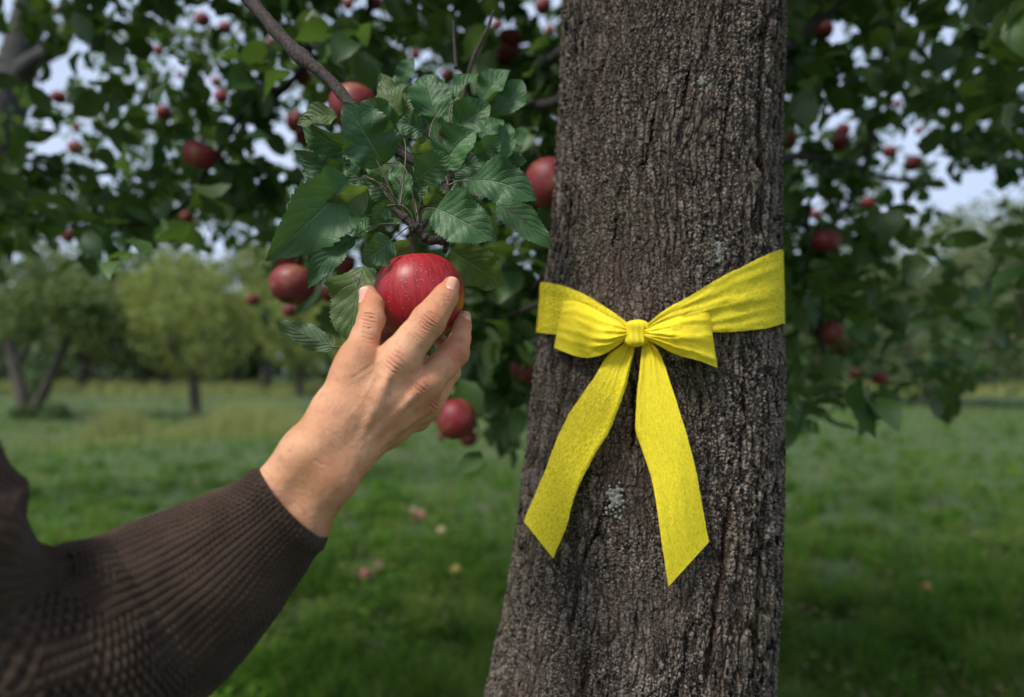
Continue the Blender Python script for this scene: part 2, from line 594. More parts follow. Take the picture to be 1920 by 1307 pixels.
def lichen_patch(px, py, w, h, n, seed):
    """A rosette of small pale discs grown onto the bark, as one sub-part of the trunk."""
    r = np.random.default_rng(seed)
    j = Join()
    for _ in range(n):
        a = r.normal(0, 0.5, 2) * r.uniform(.3, 1.2)
        x, y = px + a[0] * w, py + a[1] * h
        c = P(x, y, trunk_front(x, y, 0.0008 + r.uniform(-.001, .0012)))
        nn = nrm(CAM - c + np.array([0, 0, 0.0]))
        s = r.uniform(0.0009, 0.0026)
        t1 = nrm(np.cross(nn, [0.1, 0.2, 1.0]))
        t2 = np.cross(nn, t1)
        k = 7
        ang = np.linspace(0, 2 * math.pi, k, endpoint=False) + r.uniform(0, 1)
        rr = s * r.uniform(.65, 1.2, k)
        v = c + (np.cos(ang) * rr)[:, None] * t1 + (np.sin(ang) * rr)[:, None] * t2
        rim = v + nn * s * .28
        base_ = v - nn * s * .8
        vv = np.concatenate([base_, rim, [c + nn * s * .12]])
        i = np.arange(k)
        j.add(vv, [np.stack([i, (i + 1) % k, k + (i + 1) % k, k + i], 1), np.stack([k + i, k + (i + 1) % k, i * 0 + 2 * k], 1)])
    o = link("lichen", j.mesh("lichen", M_LICHEN), trunk)
    o["label"] = "pale grey-green lichen rosette on the bark"
    return o


m = Mat("lichen")
m.p(Base_Color=m.mix(m.noise(m.coord("Object"), 300.0), (0.13, 0.135, 0.115), (0.27, 0.28, 0.25)), Roughness=0.95)
M_LICHEN = m.m
lichen_patch(1347, 470, 15, 26, 90, 1)
lichen_patch(1155, 938, 15, 30, 110, 2)
lichen_patch(1318, 155, 9, 9, 30, 3)
lichen_patch(1088, 470, 16, 26, 70, 4)
lichen_patch(1270, 665, 30, 12, 60, 5)
# ------------------------------------------------------------------ the held apple, other apples
def apple_mesh(name, mat, nu=40, nv=36, seed=0):
    """Unit apple: radius 1 at its widest, axis z, stem dimple on top."""
    t = np.linspace(0, 1, nv)
    ph = t * math.pi
    r = np.sin(ph) ** 0.86
    z = 0.94 * np.cos(ph)
    z = z - 0.36 * np.exp(-(r / 0.23) ** 2) * (t < .5) + 0.30 * np.exp(-(r / 0.22) ** 2) * (t > .5)
    r = r * (1 + 0.05 * np.cos(ph))
    a = np.linspace(0, 2 * math.pi, nu, endpoint=False)
    lob = 1 + 0.022 * np.cos(5 * a)[None] * (0.3 + np.clip(-np.cos(ph), 0, 1))[:, None] + 0.015 * np.cos(2 * a + seed)[None]
    x = r[:, None] * np.cos(a)[None] * lob
    y = r[:, None] * np.sin(a)[None] * lob
    zz = np.broadcast_to(z[:, None], x.shape)
    v = np.stack([x, y, zz], -1).reshape(-1, 3)
    return mesh_from(name, v, grid_faces(nu, nv, True)[:, ::-1], mat)


def apple_material(name, dull):
    m = Mat(name)
    c = m.coord("Object")
    s = m.n("SeparateXYZ", Vector=c)
    rnd = m.n("ObjectInfo").outputs["Random"]
    n = m.n("VectorMath", operation='NORMALIZE', i0=m.n("VectorMath", operation='MULTIPLY', i0=c, i1=(1, 1, 0.12)).outputs[0]).outputs[0]
    streak = m.noise(n, 13.0, 4.0, 0.65)
    streak2 = m.noise(n, 34.0, 2.0, 0.6)
    st = m.math('MULTIPLY_ADD', streak2, 0.4, m.math('MULTIPLY', streak, 0.6))
    col = m.mix(m.smoothstep(st, 0.34, 0.68), (0.215, 0.008, 0.015), (0.38, 0.022, 0.026))
    col = m.mix(m.math('MULTIPLY', m.smoothstep(st, 0.58, 0.70), 0.16), col, (0.55, 0.13, 0.07))
    cheek = m.smoothstep(m.math('ADD', m.math('MULTIPLY', s.outputs[0], 0.55), m.math('MULTIPLY', m.noise(c, 1.4, 2.0), 0.9)), 0.62, 1.05)
    col = m.mix(m.math('MULTIPLY', cheek, 0.25), col, (0.42, 0.09, 0.04))
    bot = m.smoothstep(s.outputs[2], -0.55, -0.95)
    col = m.mix(m.math('MULTIPLY', bot, 0.3), col, (0.36, 0.16, 0.05))
    vor = m.n("TexVoronoi", Vector=c, Scale=14.0)
    dot = m.smoothstep(vor.outputs[0], m.math('MULTIPLY_ADD', vor.outputs[1], 0.09, 0.10), 0.05)
    col = m.mix(m.math('MULTIPLY', dot, 0.8), col, (0.80, 0.45, 0.32))
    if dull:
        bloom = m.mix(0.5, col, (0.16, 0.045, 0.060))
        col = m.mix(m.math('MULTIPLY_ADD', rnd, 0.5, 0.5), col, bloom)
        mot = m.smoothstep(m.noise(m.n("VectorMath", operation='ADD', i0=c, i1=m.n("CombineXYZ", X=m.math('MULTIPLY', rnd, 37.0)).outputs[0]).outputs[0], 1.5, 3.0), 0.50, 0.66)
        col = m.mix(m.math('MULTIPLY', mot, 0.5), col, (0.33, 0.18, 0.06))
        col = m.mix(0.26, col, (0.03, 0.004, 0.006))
    dim = m.smoothstep(m.n("VectorMath", operation='LENGTH', i0=m.n("VectorMath", operation='MULTIPLY', i0=c, i1=(1, 1, 0)).outputs[0]).outputs["Value"], 0.34, 0.12)
    dim = m.math('MULTIPLY', dim, m.smoothstep(s.outputs[2], 0.0, 0.3))
    col = m.mix(m.math('MULTIPLY', dim, 0.7), col, (0.32, 0.20, 0.06))
    m.p(Base_Color=col, Roughness=0.40 if not dull else 0.5)
    m.set(m.b, "Coat Weight", 0.0)
    m.set(m.b, "Coat Roughness", 0.25)
    m.set(m.b, "Specular IOR Level", 0.4)
    m.p(Normal=m.bump(m.noise(c, 30.0, 3.0), 0.06, 0.02))
    return m.m


M_APPLE = apple_material("red_apple_skin", False)
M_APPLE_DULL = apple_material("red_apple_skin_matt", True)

AD = 0.585
AR = 84.0 * AD / F
AC = P(787, 557, AD)
held = link("apple", apple_mesh("held_apple", M_APPLE, 96, 80), None, Vector(AC))
held.scale = (AR, AR, AR * 1.04)
held.rotation_euler = (math.radians(-5), math.radians(-3), math.radians(40))
tag(held, "large glossy red apple gripped by the fingers of the reaching hand", "apple", "red apples on the tree")
sp = smooth_path([(0, 0, 0.45), (0.02, 0.0, 0.75), (-0.05, 0.0, 1.0), (-0.09, 0.02, 1.30)], 14)
v, f = tube(sp, np.linspace(0.055, 0.05, 14), 8, 0.1)
st = link("stem", mesh_from("stem", v, f, M_TWIG), held)
st.location = (0, 0, 0)

# ------------------------------------------------------------------ the person's hand and forearm: one continuous skin
def smin(a, b, k):
    h = np.maximum(k - np.abs(a - b), 0) / k
    return np.minimum(a, b) - h * h * k * 0.25


def seg_dist(p, a, b, ra, rb):
    ab = b - a
    t = np.clip(((p - a) @ ab) / (ab @ ab), 0, 1)
    dd = p - a - t[..., None] * ab
    return np.sqrt((dd * dd).sum(-1)) - (ra + (rb - ra) * t)


def J(px, py, d, r):
    return (P(px, py, d), r * d / F)


def chain(*js):
    return [(js[i][0], js[i + 1][0], js[i][1], js[i + 1][1]) for i in range(len(js) - 1)]


wr_a, wr_b = J(560, 902, .474, 51), J(598, 943, .480, 49)
PALM = []
PALM += chain(J(395, 1070, .474, 56), J(507, 942, .487, 54), J(580, 850, .484, 50), J(628, 800, .499, 44), J(744, 684, .527, 37))
PALM += chain(J(628, 815, .499, 46), J(700, 760, .516, 40), J(788, 729, .536, 33))
PALM += chain(J(640, 830, .503, 46), J(720, 785, .525, 38), J(801, 758, .552, 29))
PALM += chain(J(440, 1100, .474, 56), J(555, 990, .489, 52), J(618, 893, .488, 49), J(655, 846, .505, 44), J(730, 802, .540, 32), J(783, 780, .566, 25))
PALM += chain(J(600, 830, .492, 42), J(632, 772, .504, 42), J(664, 690, .514, 32), J(672, 668, .517, 28))
PALM += chain(J(664, 728, .515, 26), J(716, 690, .527, 24))
KN = [J(742, 676, .5135, 15), J(789, 722, .523, 13), J(806, 757, .541, 12)]
FINGERS = [
    chain(J(655, 712, .512, 34), J(672, 668, .517, 29), J(684, 632, .526, 25), J(696, 599, .534, 24), J(697, 573, .543, 21), J(690, 552, .550, 17.5)),
    chain(J(735, 690, .524, 37), J(752, 668, .525, 36), J(778, 634, .528, 31.5), J(804, 601, .531, 31.5), J(820, 578, .539, 25.5), J(834, 558, .546, 23), J(846, 535, .553, 16.5)),
    chain(J(780, 738, .536, 32), J(800, 716, .538, 30), J(830, 686, .548, 26.5), J(853, 661, .557, 25.5), J(862, 636, .567, 19), J(866, 613, .577, 16.5), J(871, 596, .584, 13)),
    chain(J(796, 760, .552, 29), J(820, 730, .566, 23), J(842, 697, .580, 20), J(838, 660, .602, 16), J(824, 638, .606, 13)),
    chain(J(782, 780, .566, 25), J(802, 758, .585, 20), J(815, 738, .600, 17), J(806, 700, .622, 14.5), J(796, 676, .626, 12)),
]


def tendon(px0, py0, px1, py1, r, rise, n=7):
    """A ridge that rides on the back of the hand: find the palm's front surface along each line of sight."""
    out = []
    for t in np.linspace(0, 1, n):
        px, py = px0 + (px1 - px0) * t, py0 + (py1 - py0) * t
        d = np.linspace(0.44, 0.60, 400)
        pts = P(np.full_like(d, px), np.full_like(d, py), d)
        s = np.min([seg_dist(pts, *c) for c in PALM], axis=0)
        hit = np.argmax(s < 0)
        out.append((P(px, py, d[hit] + r - rise), r))
    return chain(*out)


TEND = tendon(738, 686, 678, 812, .0026, .0032) + tendon(782, 734, 690, 822, .0025, .0027) + tendon(800, 766, 712, 830, .0023, .0020)

H = 0.00115
ends = np.array([e for c in PALM[0:] + sum(FINGERS, []) for e in (c[0], c[1])])
lo, hi = ends.min(0) - 0.035, ends.max(0) + 0.035
dims = np.ceil((hi - lo) / H).astype(int)
AX = [lo[k] + H * np.arange(dims[k]) for k in range(3)]


def grid_group(prims, k):
    G = np.full(dims, 1.0, np.float32)
    for a, b, ra, rb in prims:
        mrg = max(ra, rb) + 0.022
        i0 = np.maximum(((np.minimum(a, b) - mrg - lo) / H).astype(int), 0)
        i1 = np.minimum(((np.maximum(a, b) + mrg - lo) / H).astype(int) + 2, dims)
        if np.any(i1 <= i0):
            continue
        X = (AX[0][i0[0]:i1[0]] - a[0]).astype(np.float32)[:, None, None]
        Y = (AX[1][i0[1]:i1[1]] - a[1]).astype(np.float32)[None, :, None]
        Z = (AX[2][i0[2]:i1[2]] - a[2]).astype(np.float32)[None, None, :]
        ab = (b - a).astype(np.float32)
        L2 = float(ab @ ab) + 1e-12
        t = np.clip((X * ab[0] + Y * ab[1] + Z * ab[2]) / L2, 0, 1)
        d = np.sqrt((X - t * ab[0]) ** 2 + (Y - t * ab[1]) ** 2 + (Z - t * ab[2]) ** 2) - (ra + (rb - ra) * t).astype(np.float32)
        sl = tuple(slice(i0[q], i1[q]) for q in range(3))
        G[sl] = smin(G[sl], d, np.float32(k))
    return G


palm_g = grid_group(PALM, 0.010)
palm_g = smin(palm_g, grid_group([(k[0], k[0] + 1e-5, k[1], k[1]) for k in KN], .002), np.float32(.008))
palm_g = smin(palm_g, grid_group(TEND, .002), np.float32(.0045))
fing = None
for ch in FINGERS:
    g = grid_group(ch, 0.005)
    fing = g if fing is None else smin(fing, g, np.float32(0.0012))
SDF = smin(palm_g, fing, np.float32(0.007))
del palm_g, fing


def surface_nets(S, lo, h):
    ins = S < 0
    c = [ins[a:S.shape[0] - 1 + a, b:S.shape[1] - 1 + b, d:S.shape[2] - 1 + d] for a in (0, 1) for b in (0, 1) for d in (0, 1)]
    cnt = sum(x.astype(np.int8) for x in c)
    act = np.argwhere((cnt > 0) & (cnt < 8))
    idx = np.full(cnt.shape, -1, np.int32)
    idx[act[:, 0], act[:, 1], act[:, 2]] = np.arange(len(act))
    vals = {}
    for a in (0, 1):
        for b in (0, 1):
            for d in (0, 1):
                vals[a, b, d] = S[act[:, 0] + a, act[:, 1] + b, act[:, 2] + d]
    sm, num = np.zeros((len(act), 3)), np.zeros(len(act))
    corners = list(vals)
    for p in corners:
        for ax in range(3):
            if p[ax] == 0:
                q = list(p)
                q[ax] = 1
                v0, v1 = vals[p], vals[tuple(q)]
                x = (v0 < 0) != (v1 < 0)
                t = np.where(x, v0 / np.where(x, v0 - v1, 1), 0)
                pt = np.array(p, float)[None] + np.eye(3)[ax][None] * t[:, None]
                sm += pt * x[:, None]
                num += x
    v = lo + h * (act + sm / num[:, None])
    quads = []
    for ax in range(3):
        b, d = (ax + 1) % 3, (ax + 2) % 3
        s0, s1 = [slice(None)] * 3, [slice(None)] * 3
        s0[ax], s1[ax] = slice(0, -1), slice(1, None)
        e = ins[tuple(s0)] != ins[tuple(s1)]
        E = np.argwhere(e)
        E = E[(E[:, b] > 0) & (E[:, d] > 0) & (E[:, b] < S.shape[b] - 1) & (E[:, d] < S.shape[d] - 1)]
        sgn = ins[E[:, 0], E[:, 1], E[:, 2]]
        def cell(db, dd):
            q = E.copy()
            q[:, b] += db
            q[:, d] += dd
            return idx[q[:, 0], q[:, 1], q[:, 2]]
        Q = np.stack([cell(-1, -1), cell(0, -1), cell(0, 0), cell(-1, 0)], 1)
        Q[~sgn] = Q[~sgn][:, ::-1]
        quads.append(Q[(Q >= 0).all(1)])
    return v, np.concatenate(quads)


def sdf_at(p):
    g = (np.asarray(p) - lo) / H
    i = np.clip(np.floor(g).astype(int), 0, dims - 2)
    f = np.clip(g - i, 0, 1)
    out = 0
    for a in (0, 1):
        for b in (0, 1):
            for d in (0, 1):
                w = (f[..., 0] if a else 1 - f[..., 0]) * (f[..., 1] if b else 1 - f[..., 1]) * (f[..., 2] if d else 1 - f[..., 2])
                out = out + w * SDF[i[..., 0] + a, i[..., 1] + b, i[..., 2] + d]
    return out


hv, hq = surface_nets(SDF, lo, H)
# one Catmull-Clark step gives the skin enough points for creases
tmp_me = mesh_from("tmp", hv, hq)
tmp = bpy.data.objects.new("tmp", tmp_me)
COL.objects.link(tmp)
md = tmp.modifiers.new("s", 'SUBSURF')
md.levels = md.render_levels = 1
ev = tmp.evaluated_get(bpy.context.evaluated_depsgraph_get())
me = bpy.data.meshes.new_from_object(ev)
bpy.data.objects.remove(tmp)
bpy.data.meshes.remove(tmp_me)
co = np.empty(len(me.vertices) * 3, np.float32)
me.vertices.foreach_get("co", co)
co = co.reshape(-1, 3).astype(float)
vn = np.empty(len(me.vertices) * 3, np.float32)
me.vertices.foreach_get("normal", vn)
vn = vn.reshape(-1, 3).astype(float)
px, py, pd = to_px(co)
front = np.clip(((CAM - co) * vn).sum(1) / np.linalg.norm(CAM - co, axis=1) * 2.0, 0, 1)


def crease(pts, width, depth, dmin=0, dmax=9):
    """A skin fold along a short line on the side of the hand towards the viewer."""
    global disp
    pts = np.asarray(pts, float)
    sel = np.where((px > pts[:, 0].min() - 12) & (px < pts[:, 0].max() + 12) & (py > pts[:, 1].min() - 12) & (py < pts[:, 1].max() + 12) & (front > 0) & (pd > dmin) & (pd < dmax))[0]
    if not len(sel):
        return
    q = np.stack([px[sel], py[sel]], 1)
    best, tt = np.full(len(sel), 1e9), np.zeros(len(sel))
    n = len(pts) - 1
    for i in range(n):
        a, b = pts[i], pts[i + 1]
        t = np.clip(((q - a) @ (b - a)) / ((b - a) @ (b - a)), 0, 1)
        dd = np.linalg.norm(q - a - t[:, None] * (b - a), axis=1)
        u = dd < best
        best[u], tt[u] = dd[u], (i + t[u]) / n
    env = np.clip(5 * tt * (1 - tt), 0.0, 1)
    disp[sel] -= depth * env * np.exp(-(best / width) ** 2) * front[sel]
    disp[sel] += depth * .35 * env * np.exp(-((best - 2.2 * width) / width) ** 2) * front[sel]


disp = np.zeros(len(co))


def arcs(cx, cy, dx, dy, offs, half, bow, width, depth, dmax=9):
    """Parallel bowed folds across a joint: (dx,dy) runs along the finger."""
    l = math.hypot(dx, dy)
    dx, dy = dx / l, dy / l
    for i, o in enumerate(offs):
        s = np.linspace(-1, 1, 9)
        hw = half * (1 - 0.25 * abs(o) / (max(map(abs, offs)) + 1e-6))
        b = bow * (1 if o > 0 else -1) * (1 - s * s) * (.4 + abs(o) / 12.0)
        jit = [random.uniform(-.8, .8) for _ in s]
        pts = [(cx + dx * (o + b[k]) - dy * s[k] * hw + dx * jit[k], cy + dy * (o + b[k]) + dx * s[k] * hw + dy * jit[k]) for k in range(9)]
        crease(pts, width, depth * random.uniform(.6, 1.1), 0, dmax)


arcs(804, 602, .6, -.8, [-13, -8, -3, 2, 7, 12], 17, 2.5, 1.7, .00090)
arcs(835, 559, .5, -.86, [-5, -1, 4], 14, 1, 1.5, .00060)
arcs(790, 622, .6, -.8, [-16, -10], 14, 1, 1.6, .00040)
arcs(860, 668, .75, -.66, [-9, -4, 1, 6], 17, 2, 1.6, .0008, .60)
arcs(690, 600, .25, -1, [-12, -7, -2, 4, 9], 18, 2, 1.7, .0009)
arcs(686, 634, .25, -1, [-8, 0, 7], 16, 1, 1.8, .00045)
arcs(742, 678, .6, -.8, [-16, -9, -2, 6, 13], 20, 2, 2.0, .00055)
arcs(792, 722, .65, -.75, [-10, -4, 3, 9], 15, 2, 1.8, .0007)
arcs(815, 760, .65, -.75, [-5, 2, 8], 11, 1, 1.6, .0005)
arcs(612, 838, .66, -.75, [-22, -8, 5, 18, 30], 36, 5, 2.6, .00026)
crease([(655, 712), (672, 702), (690, 690), (700, 680)], 3.0, .00028)
crease([(592, 790), (606, 806), (622, 826), (634, 846)], 2.0, .00035)
# faint veins and the soft unevenness of skin
disp += 0.00020 * fbm(co * 190, 3, 2) + 0.00045 * fbm(co * 60, 2, 9)
for vein in ([(640, 800), (668, 768), (690, 730), (704, 706)], [(676, 838), (720, 790), (756, 762), (772, 744)]):
    pts = smooth_path(vein, 20)
    for i in range(19):
        c = (pts[i] + pts[i + 1]) / 2
        disp += 0.00016 * np.exp(-(((px - c[0]) ** 2 + (py - c[1]) ** 2) / 18.0)) * front
co = co + vn * disp[:, None]
me.vertices.foreach_set("co", np.ascontiguousarray(co, dtype=np.float32).ravel())
me.name = "body"


def skin_material():
    m = Mat("skin")
    c = m.coord("Object")
    a = m.noise(c, 28.0, 4.0)
    b = m.noise(c, 190.0, 3.0)
    col = m.mix(m.smoothstep(a, 0.3, 0.7), (0.47, 0.215, 0.105), (0.62, 0.325, 0.180))
    col = m.mix(m.math('MULTIPLY', m.smoothstep(b, 0.50, 0.72), 0.35), col, (0.33, 0.125, 0.070))
    red = m.n("Attribute", attribute_name="redness").outputs["Fac"]
    col = m.mix(red, col, (0.50, 0.155, 0.090))
    fr = m.n("TexVoronoi", Vector=c, Scale=120.0)
    fre = m.math('MULTIPLY', m.smoothstep(fr.outputs[0], 0.12, 0.05), m.smoothstep(m.n("SeparateColor", Color=fr.outputs[1]).outputs[0], 0.75, 0.8))
    col = m.mix(m.math('MULTIPLY', fre, 0.5), col, (0.20, 0.085, 0.045))
    v1 = m.n("TexVoronoi", Vector=m.n("Mapping", Vector=c, Rotation=(0.3, 0.2, 0.75), Scale=(1, 1, 0.5)).outputs[0], Scale=900.0, feature='DISTANCE_TO_EDGE').outputs[0]
    pores = m.noise(c, 1500.0, 2.0)
    hgt = m.math('ADD', m.math('MULTIPLY', m.smoothstep(v1, 0.0, 0.25), 0.6), m.math('MULTIPLY', pores, 0.5))
    m.p(Base_Color=col, Roughness=0.5, Normal=m.bump(hgt, 0.5, 0.0008))
    m.set(m.b, "Specular IOR Level", 0.38)
    m.set(m.b, "Subsurface Weight", 0.12)
    m.set(m.b, "Subsurface Radius", (1.0, 0.35, 0.2))
    m.set(m.b, "Subsurface Scale", 0.004)
    return m.m


M_SKIN = skin_material()
red = np.zeros(len(co))
for x, y, r_, a in ((690, 548, 26, .45), (846, 530, 24, .45), (804, 602, 22, .40), (860, 668, 24, .5), (872, 600, 20, .5), (790, 722, 22, .45),
                    (742, 676, 20, .3), (690, 600, 22, .3), (815, 762, 22, .45), (700, 640, 24, .25)):
    red = np.maximum(red, 1.35 * a * np.exp(-((px - x) ** 2 + (py - y) ** 2) / r_ ** 2))
at = me.attributes.new("redness", 'FLOAT', 'POINT')
at.data.foreach_set("value", red.astype(np.float32))
me.materials.append(M_SKIN)
me.polygons.foreach_set("use_smooth", np.ones(len(me.polygons), dtype=bool))
person = thing("person", Vector((-0.42, 0.2, 0.0)), "person in a brown knitted sweater reaching up to grip a red apple", "person")
body = link("body", me, person)

# fingernails: curved plates set into the fingertips
m = Mat("fingernail")
uvn = m.n("SeparateXYZ", Vector=m.n("TexCoord").outputs["UV"])
nail_col = m.mix(m.smoothstep(uvn.outputs[1], 0.80, 0.93), (0.58, 0.29, 0.215), (0.66, 0.44, 0.35))
nail_col = m.mix(m.smoothstep(uvn.outputs[1], 0.22, 0.05), nail_col, (0.66, 0.44, 0.37))
m.p(Base_Color=nail_col, Roughness=0.3)
m.set(m.b, "Subsurface Weight", 0.1)
m.set(m.b, "Subsurface Scale", 0.002)
M_NAIL = m.m


def fingernail(root, tip, normal, width, tip_lift=0.0004):
    root, tip, normal = np.asarray(root, float), np.asarray(tip, float), nrm(np.asarray(normal, float))
    ax = tip - root
    normal = nrm(normal - ax * (normal @ ax) / (ax @ ax))
    side = nrm(np.cross(ax, normal))
    nu, nv = 15, 17
    U, V = np.meshgrid(np.linspace(-1, 1, nu), np.linspace(0, 1, nv))
    half = width / 2 * np.where(V < .35, np.sqrt(np.clip(1 - ((.35 - V) / .38) ** 2, 0, 1)), 1.0)
    half = half * np.where(V > .8, np.sqrt(np.clip(1 - ((V - .8) / .26) ** 2, 0.05, 1)), 1.0)
    p = root + V[..., None] * ax + (U * half)[..., None] * side + normal * 0.012
    p = p.reshape(-1, 3)
    for _ in range(24):                                        # lower the plate onto the skin
        p = p - normal * np.clip(sdf_at(p), -.002, .004)[:, None] * .8
    rise = (0.00055 - 0.0007 * np.abs(U) ** 3 + tip_lift * np.clip(V - .7, 0, 1) * 2).reshape(-1)
    p = p + normal * rise[:, None]
    low = p - normal * 0.0011
    n = nu * nv
    f = grid_faces(nu, nv)
    i, j = np.arange(nu - 1), np.arange(nv - 1)
    rim = [np.stack([i + 1, i, n + i, n + i + 1], 1), np.stack([(nv - 1) * nu + i, (nv - 1) * nu + i + 1, n + (nv - 1) * nu + i + 1, n + (nv - 1) * nu + i], 1),
           np.stack([j * nu, (j + 1) * nu, n + (j + 1) * nu, n + j * nu], 1), np.stack([(j + 1) * nu + nu - 1, j * nu + nu - 1, n + j * nu + nu - 1, n + (j + 1) * nu + nu - 1], 1)]
    uv = np.stack([U.ravel() * .5 + .5, V.ravel()], 1)
    v = np.concatenate([p, low])
    fs = [f] + rim
    cr = np.cross(v[f[40][1]] - v[f[40][0]], v[f[40][2]] - v[f[40][0]])
    if cr @ normal < 0:
        fs = [x[:, ::-1] for x in fs]
    return link("fingernail", mesh_from("fingernail", v, fs, M_NAIL, np.concatenate([uv, uv])), body)


fingernail(P(681, 572, .540), P(680, 539, .546), nrm(np.array([-0.62, -0.78, 0.05])), .0098)
fingernail(P(842, 546, .541), P(853, 517, .548), nrm(np.array([0.30, -0.9, 0.18])), .0092)
fingernail(P(877, 601, .575), P(880, 580, .583), nrm(np.array([0.92, -0.36, 0.1])), .0080)
# ------------------------------------------------------------------ the knitted sweater
def wool_material():
    m = Mat("brown_wool")
    c = m.coord("Object")
    fib = m.noise(c, 900.0, 3.0)
    big = m.noise(c, 30.0, 3.0)
    pit = m.n("Attribute", attribute_name="pit").outputs["Fac"]
    col = m.mix(m.smoothstep(big, 0.35, 0.65), (0.036, 0.0235, 0.0155), (0.058, 0.039, 0.027))
    col = m.mix(m.math('MULTIPLY', m.smoothstep(fib, 0.5, 0.75), 0.4), col, (0.085, 0.062, 0.043))
    m.p(Base_Color=col, Roughness=0.95, Normal=m.bump(fib, 0.7, 0.0008))
    m.set(m.b, "Specular IOR Level", 0.1)
    m.set(m.b, "Sheen Weight", 0.08)
    m.set(m.b, "Sheen Roughness", 0.5)
    return m.m


M_WOOL = wool_material()


def knit_tube(path, radii, nrib, per, nv, stitch, rib_h, st_h, ripple, seed, moss=None, turn_in=True):
    """A knitted tube: ribs run along it, V-shaped stitches sit on each rib, and soft folds bend the cloth."""
    path = np.asarray(path, float)
    n = len(path)
    t = nrm(np.gradient(path, axis=0))
    prev = np.array([0.2, -0.9, 0.3])
    A = np.empty((n, 3))
    for k in range(n):
        x = prev - t[k] * (prev @ t[k])
        A[k] = prev = x / np.linalg.norm(x)
    B = np.cross(t, A)
    nu = nrib * per
    u = np.arange(nu) / nu
    ang = u * 2 * math.pi
    ring = A[:, None] * np.cos(ang)[None, :, None] + B[:, None] * np.sin(ang)[None, :, None]
    s = np.concatenate([[0], np.cumsum(np.linalg.norm(np.diff(path, axis=0), axis=1))])
    U, S = np.meshgrid(u, s)
    base = path[:, None] + ring * radii[:, None, None]
    fl = base.reshape(-1, 3)
    fold = ripple * np.clip(s / .05, .15, 1)[:, None] * (fbm(fl * 16, 2, seed) + .5 * fbm(fl * 38, 2, seed + 3)).reshape(n, nu)
    wob = 0.25 * fbm(np.stack([U * 14, S * 30, S * 0], -1).reshape(-1, 3), 2, seed + 8).reshape(n, nu)
    ph = U * nrib + wob
    fr = ph - np.floor(ph)
    tri = np.abs(fr - 0.5) * 2                                   # 0 on the crown of a rib, 1 in the gap
    rib = np.sqrt(np.clip(1 - tri ** 2, 0, 1))
    col = np.floor(ph)
    stv = (S / stitch - 0.9 * (1 - tri) + 0.37 * (col % 2))
    st = 0.5 + 0.5 * np.cos(2 * math.pi * stv)
    split = np.exp(-(((fr - 0.5) / 0.10) ** 2))
    h1 = rib_h * rib + st_h * st * rib - 0.45 * st_h * split
    if moss is not None:                                        # moss stitch: staggered bumps instead of ribs
        mk = moss(U, S)
        bump = np.clip(1.4 * np.sin(math.pi * (S / (stitch * .8) + (col % 2) + .35 * hash3(col, np.floor(S / .011), col * 0, 5))), -1, 1) * np.cos(math.pi * (fr - .5))
        h2 = 0.6 * rib_h + (rib_h * 1.0) * bump
        h = h1 * (1 - mk) + h2 * mk
    else:
        h = h1
    if not turn_in:
        fold = fold + .0028 * np.cos(2 * math.pi * S / .062 + 2.2 * np.sin(2 * math.pi * U) + 1.1) * np.clip(S / .03, 0, 1)
    if turn_in:
        fold = fold + .0045 * np.cos(2 * math.pi * S / .075 + 2.5 * np.sin(2 * math.pi * U + 1)) * np.clip((S - .13) / .08, 0, 1)
        h = h + 0.0022 * np.exp(-((S - .004) / .004) ** 2)          # the thick edge of the cuff
    h = h + 0.00035 * fbm(fl * 420, 2, seed + 5).reshape(n, nu)
    v = (path[:, None] + ring * (radii[:, None] + fold + h)[..., None])
    if turn_in:                                                 # rolled-in edge of the cuff
        edge = v[0]
        c0 = path[0]
        inn = [c0 + (edge - c0) * k + t[0] * o for k, o in ((0.985, -0.0018), (0.95, -0.0022), (0.90, -0.0004), (0.88, 0.02))]
        v = np.concatenate([np.stack(inn[::-1]), v])
        n += 4
    pit = np.zeros(v.shape[:2])
    return v.reshape(-1, 3), grid_faces(nu, n, True)


ctrl = [(547, 947, .486, 85), (536, 957, .485, 89), (510, 980, .483, 98), (466, 1020, .479, 118), (410, 1070, .472, 140), (340, 1122, .462, 162), (262, 1174, .448, 182),
        (165, 1224, .425, 202), (60, 1270, .400, 218), (-40, 1304, .380, 230), (-140, 1325, .368, 225)]
cp = np.array([np.append(P(a, b, d), r * d / F) for a, b, d, r in ctrl])
cp = smooth_path(cp, 430, 4)
v1, f1 = knit_tube(cp[:, :3], cp[:, 3] - .0012, 64, 8, 430, 0.0036, 0.0030, 0.0016, 0.0060, 3,
                   moss=lambda U, S: np.clip((S - 0.095) / 0.05, 0, 1) * (0.0 + 1.0 * (fbm(np.stack([U * 9, S * 22, S * 0], -1).reshape(-1, 3), 2, 77).reshape(U.shape) > -0.12)))
j = Join()
j.add(v1, f1[:, ::-1])
# the upper arm: comes down from the shoulder and its cloth bunches over the crook of the elbow
ctrl2 = [(132, 1044, .40, 5), (114, 1052, .398, 24), (86, 1068, .394, 60), (44, 1078, .388, 112), (-8, 1080, .38, 158), (-80, 1066, .37, 185), (-200, 1010, .355, 212), (-420, 890, .33, 240)]
cp2 = np.array([np.append(P(a, b, d), r * d / F) for a, b, d, r in ctrl2])
cp2 = smooth_path(cp2, 150, 3)
v2, f2 = knit_tube(cp2[:, :3], cp2[:, 3], 44, 8, 150, 0.0040, 0.0022, 0.0012, 0.0090, 27, turn_in=False)
j.add(v2, f2[:, ::-1])
sweater = link("sweater", j.mesh("sweater", M_WOOL), person)

